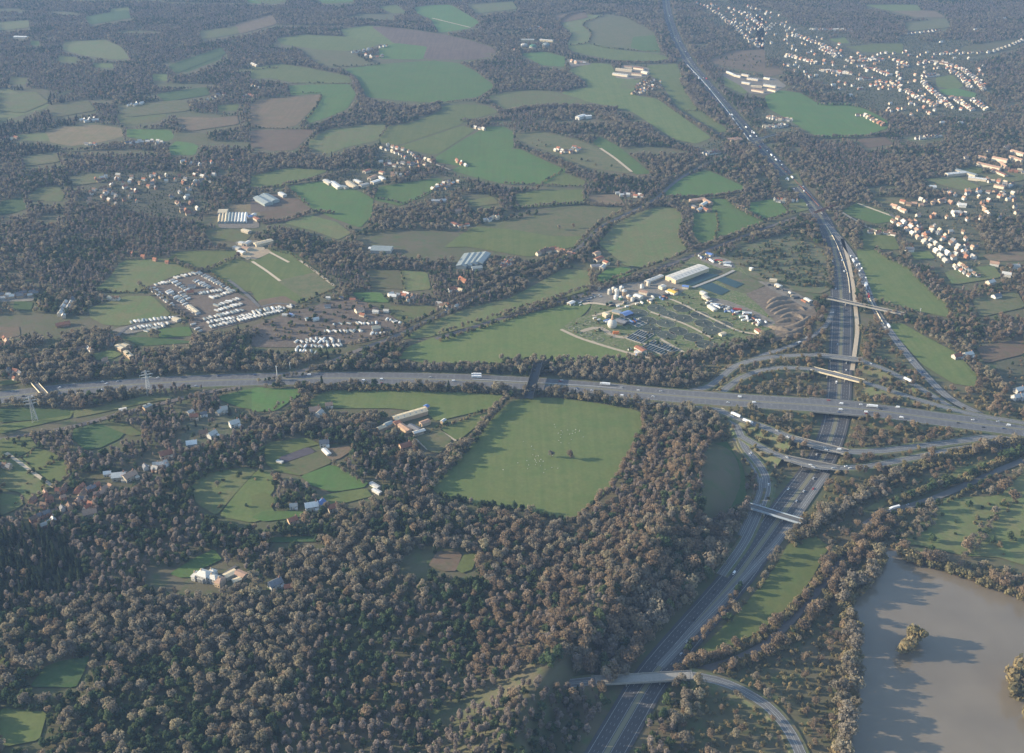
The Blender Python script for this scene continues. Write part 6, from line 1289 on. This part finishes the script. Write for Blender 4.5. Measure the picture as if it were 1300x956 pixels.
# the rest of the woods: one object of tree instances over points
rest=np.nonzero(~used)[0]
def scatter(name,idx,label):
    me=bpy.data.meshes.new(name); me.vertices.add(len(idx)); me.vertices.foreach_set('co',np.stack([XX[idx],YY[idx],ZZ[idx]],1).astype(np.float32).ravel())
    for an,ty,val in (('tscale','FLOAT',SS[idx]),('trot','FLOAT',rng.uniform(0,6.28,len(idx))),('tkind','INT',pk[idx])):
        at=me.attributes.new(an,ty,'POINT'); at.data.foreach_set('value',val.astype(np.int32 if ty=='INT' else np.float32))
    me.update(); o=link(name,me); tag(o,label,'woodland','woods and tree rows',kind='stuff')
    ng=bpy.data.node_groups.new('trees_on_points','GeometryNodeTree'); ng.interface.new_socket('Geometry',in_out='INPUT',socket_type='NodeSocketGeometry'); ng.interface.new_socket('Geometry',in_out='OUTPUT',socket_type='NodeSocketGeometry')
    gi=N(ng,'NodeGroupInput'); go=N(ng,'NodeGroupOutput'); jn=N(ng,'GeometryNodeJoinGeometry')
    def attr(n_,ty): a=N(ng,'GeometryNodeInputNamedAttribute',data_type=ty); a.inputs['Name'].default_value=n_; return [s for s in a.outputs if s.enabled][0] if False else a.outputs[0]
    sa=attr('tscale','FLOAT'); ra=attr('trot','FLOAT'); ka=attr('tkind','INT')
    cx=N(ng,'ShaderNodeCombineXYZ'); ng.links.new(ra,cx.inputs[2])
    for k,(kn,cm,tm,jm,_,_) in enumerate(PROT):
        if not (pk[idx]==k).any(): continue
        ob=bpy.data.objects.get('source_'+jm.name) or bpy.data.objects.new('source_'+jm.name,jm)
        oi=N(ng,'GeometryNodeObjectInfo'); oi.inputs['Object'].default_value=ob; oi.inputs['As Instance'].default_value=True
        cmp_=N(ng,'FunctionNodeCompare',data_type='INT',operation='EQUAL'); ng.links.new(ka,cmp_.inputs[2]); cmp_.inputs[3].default_value=k
        ip=N(ng,'GeometryNodeInstanceOnPoints'); ng.links.new(gi.outputs[0],ip.inputs['Points']); ng.links.new(cmp_.outputs[0],ip.inputs['Selection']); ng.links.new(oi.outputs['Geometry'],ip.inputs['Instance'])
        ng.links.new(cx.outputs[0],ip.inputs['Rotation']); ng.links.new(sa,ip.inputs['Scale']); ng.links.new(ip.outputs[0],jn.inputs[0])
    ng.links.new(jn.outputs[0],go.inputs[0]); md=o.modifiers.new('trees','NODES'); md.node_group=ng; return o
isb=np.isin(KK[rest],('scrub',)); isg=np.isin(KK[rest],('ever','pine'))
scatter('bare_woodland',rest[~isb&~isg],'bare brown and purplish winter woods and tree rows beyond the nearest trees')
scatter('evergreen_woodland',rest[isg],'dark green evergreens and conifers mixed through the farther woods')
scatter('scrub_thicket',rest[isb],'golden brown scrub along roads, railway banks and hedges')
# sheep in the big field
def sheepmesh():
    b=MB(); V=[];n=8
    for k in range(6):
        a=-PI/2+PI*k/5; V+=[(.62*math.sin(a),.30*max(.12,math.cos(a))*math.cos(2*PI*i/n),.72+.30*max(.12,math.cos(a))*math.sin(2*PI*i/n)) for i in range(n)]
    b.add(V,[(k*n+i,k*n+(i+1)%n,(k+1)*n+(i+1)%n,(k+1)*n+i) for k in range(5) for i in range(n)]+[tuple(range(n-1,-1,-1)),tuple(range(5*n,6*n))])
    b.bar((.5,0,.78),(.86,0,.42),.2); b.bar((.84,0,.46),(.98,0,.30),.14)
    for x in (-.36,.36):
        for y in (-.14,.14): b.bar((x,y,.5),(x,y,-.02),.1)
    return mesh('sheep',b.V,b.F,[M['white_wall']],smooth=True)
SM=sheepmesh(); random.seed(5)
for c0,c1,n_ in (((716,550),(16,10),20),((678,588),(18,14),24)):
    for i in range(n_):
        x,y,_=G(random.gauss(c0[0],c1[0]*.6),random.gauss(c0[1],c1[1]*.6)); o=link('sheep',SM,None,(x,y,.75),random.uniform(0,6.28),(.95,)*3)
        tag(o,'white sheep grazing in the '+('upper' if c0[0]>700 else 'left')+' flock in the large square field','sheep','sheep of the '+('upper' if c0[0]>700 else 'left')+' flock')
# ================= AIR, LIGHT, CAMERA =================
EL,AZ=R(16.0),math.atan2(.10,-1.0)   # direction towards the sun: left, slightly beyond
sd=bpy.data.lights.new('sun','SUN'); sd.energy=SUN_E; sd.angle=R(.5); sd.color=(1.0,.84,.60); so=bpy.data.objects.new('sun',sd); COL.objects.link(so)
from mathutils import Vector
so.rotation_euler=Vector((math.cos(EL)*math.cos(AZ),math.cos(EL)*math.sin(AZ),math.sin(EL))).to_track_quat('Z','Y').to_euler(); so.location=(-1500,500,900)
w=bpy.data.worlds.new('World'); sc.world=w; w.use_nodes=True; nt=w.node_tree; bg=nt.nodes['Background']; sky=nt.nodes.new('ShaderNodeTexSky'); sky.sky_type='NISHITA'; sky.sun_disc=False; sky.sun_elevation=EL
sky.sun_rotation=PI/2-AZ; sky.altitude=300; sky.air_density=1.2; sky.dust_density=.8; nt.links.new(sky.outputs[0],bg.inputs[0]); bg.inputs[1].default_value=SKY_E
hb=MB(); hb.box(-9500,9500,-1600,14100,-1.0,760); hm=bpy.data.materials.new('haze'); hm.use_nodes=True; hn=hm.node_tree; hn.nodes.remove(hn.nodes['Principled BSDF']); pv=hn.nodes.new('ShaderNodeVolumePrincipled'); pv.inputs['Color'].default_value=HZ_C; pv.inputs['Density'].default_value=HZ_D; pv.inputs['Anisotropy'].default_value=.0
hn.links.new(pv.outputs[0],hn.nodes['Material Output'].inputs['Volume']); tag(hb.build('haze',[hm]),kind='stuff')
cd=bpy.data.cameras.new('camera'); cd.sensor_width=36; cd.lens=36.0*F/1300; cd.clip_start=1; cd.clip_end=40000; co=bpy.data.objects.new('camera',cd); COL.objects.link(co); co.location=(0,0,H); co.rotation_euler=(PI/2-TH,0,0); sc.camera=co
sc.view_settings.view_transform='Standard'; sc.view_settings.look='None'; sc.view_settings.gamma=1; sc.view_settings.exposure=EXPO
sc.cycles.volume_bounces=1; sc.cycles.max_bounces=5; sc.cycles.diffuse_bounces=2; sc.cycles.glossy_bounces=2
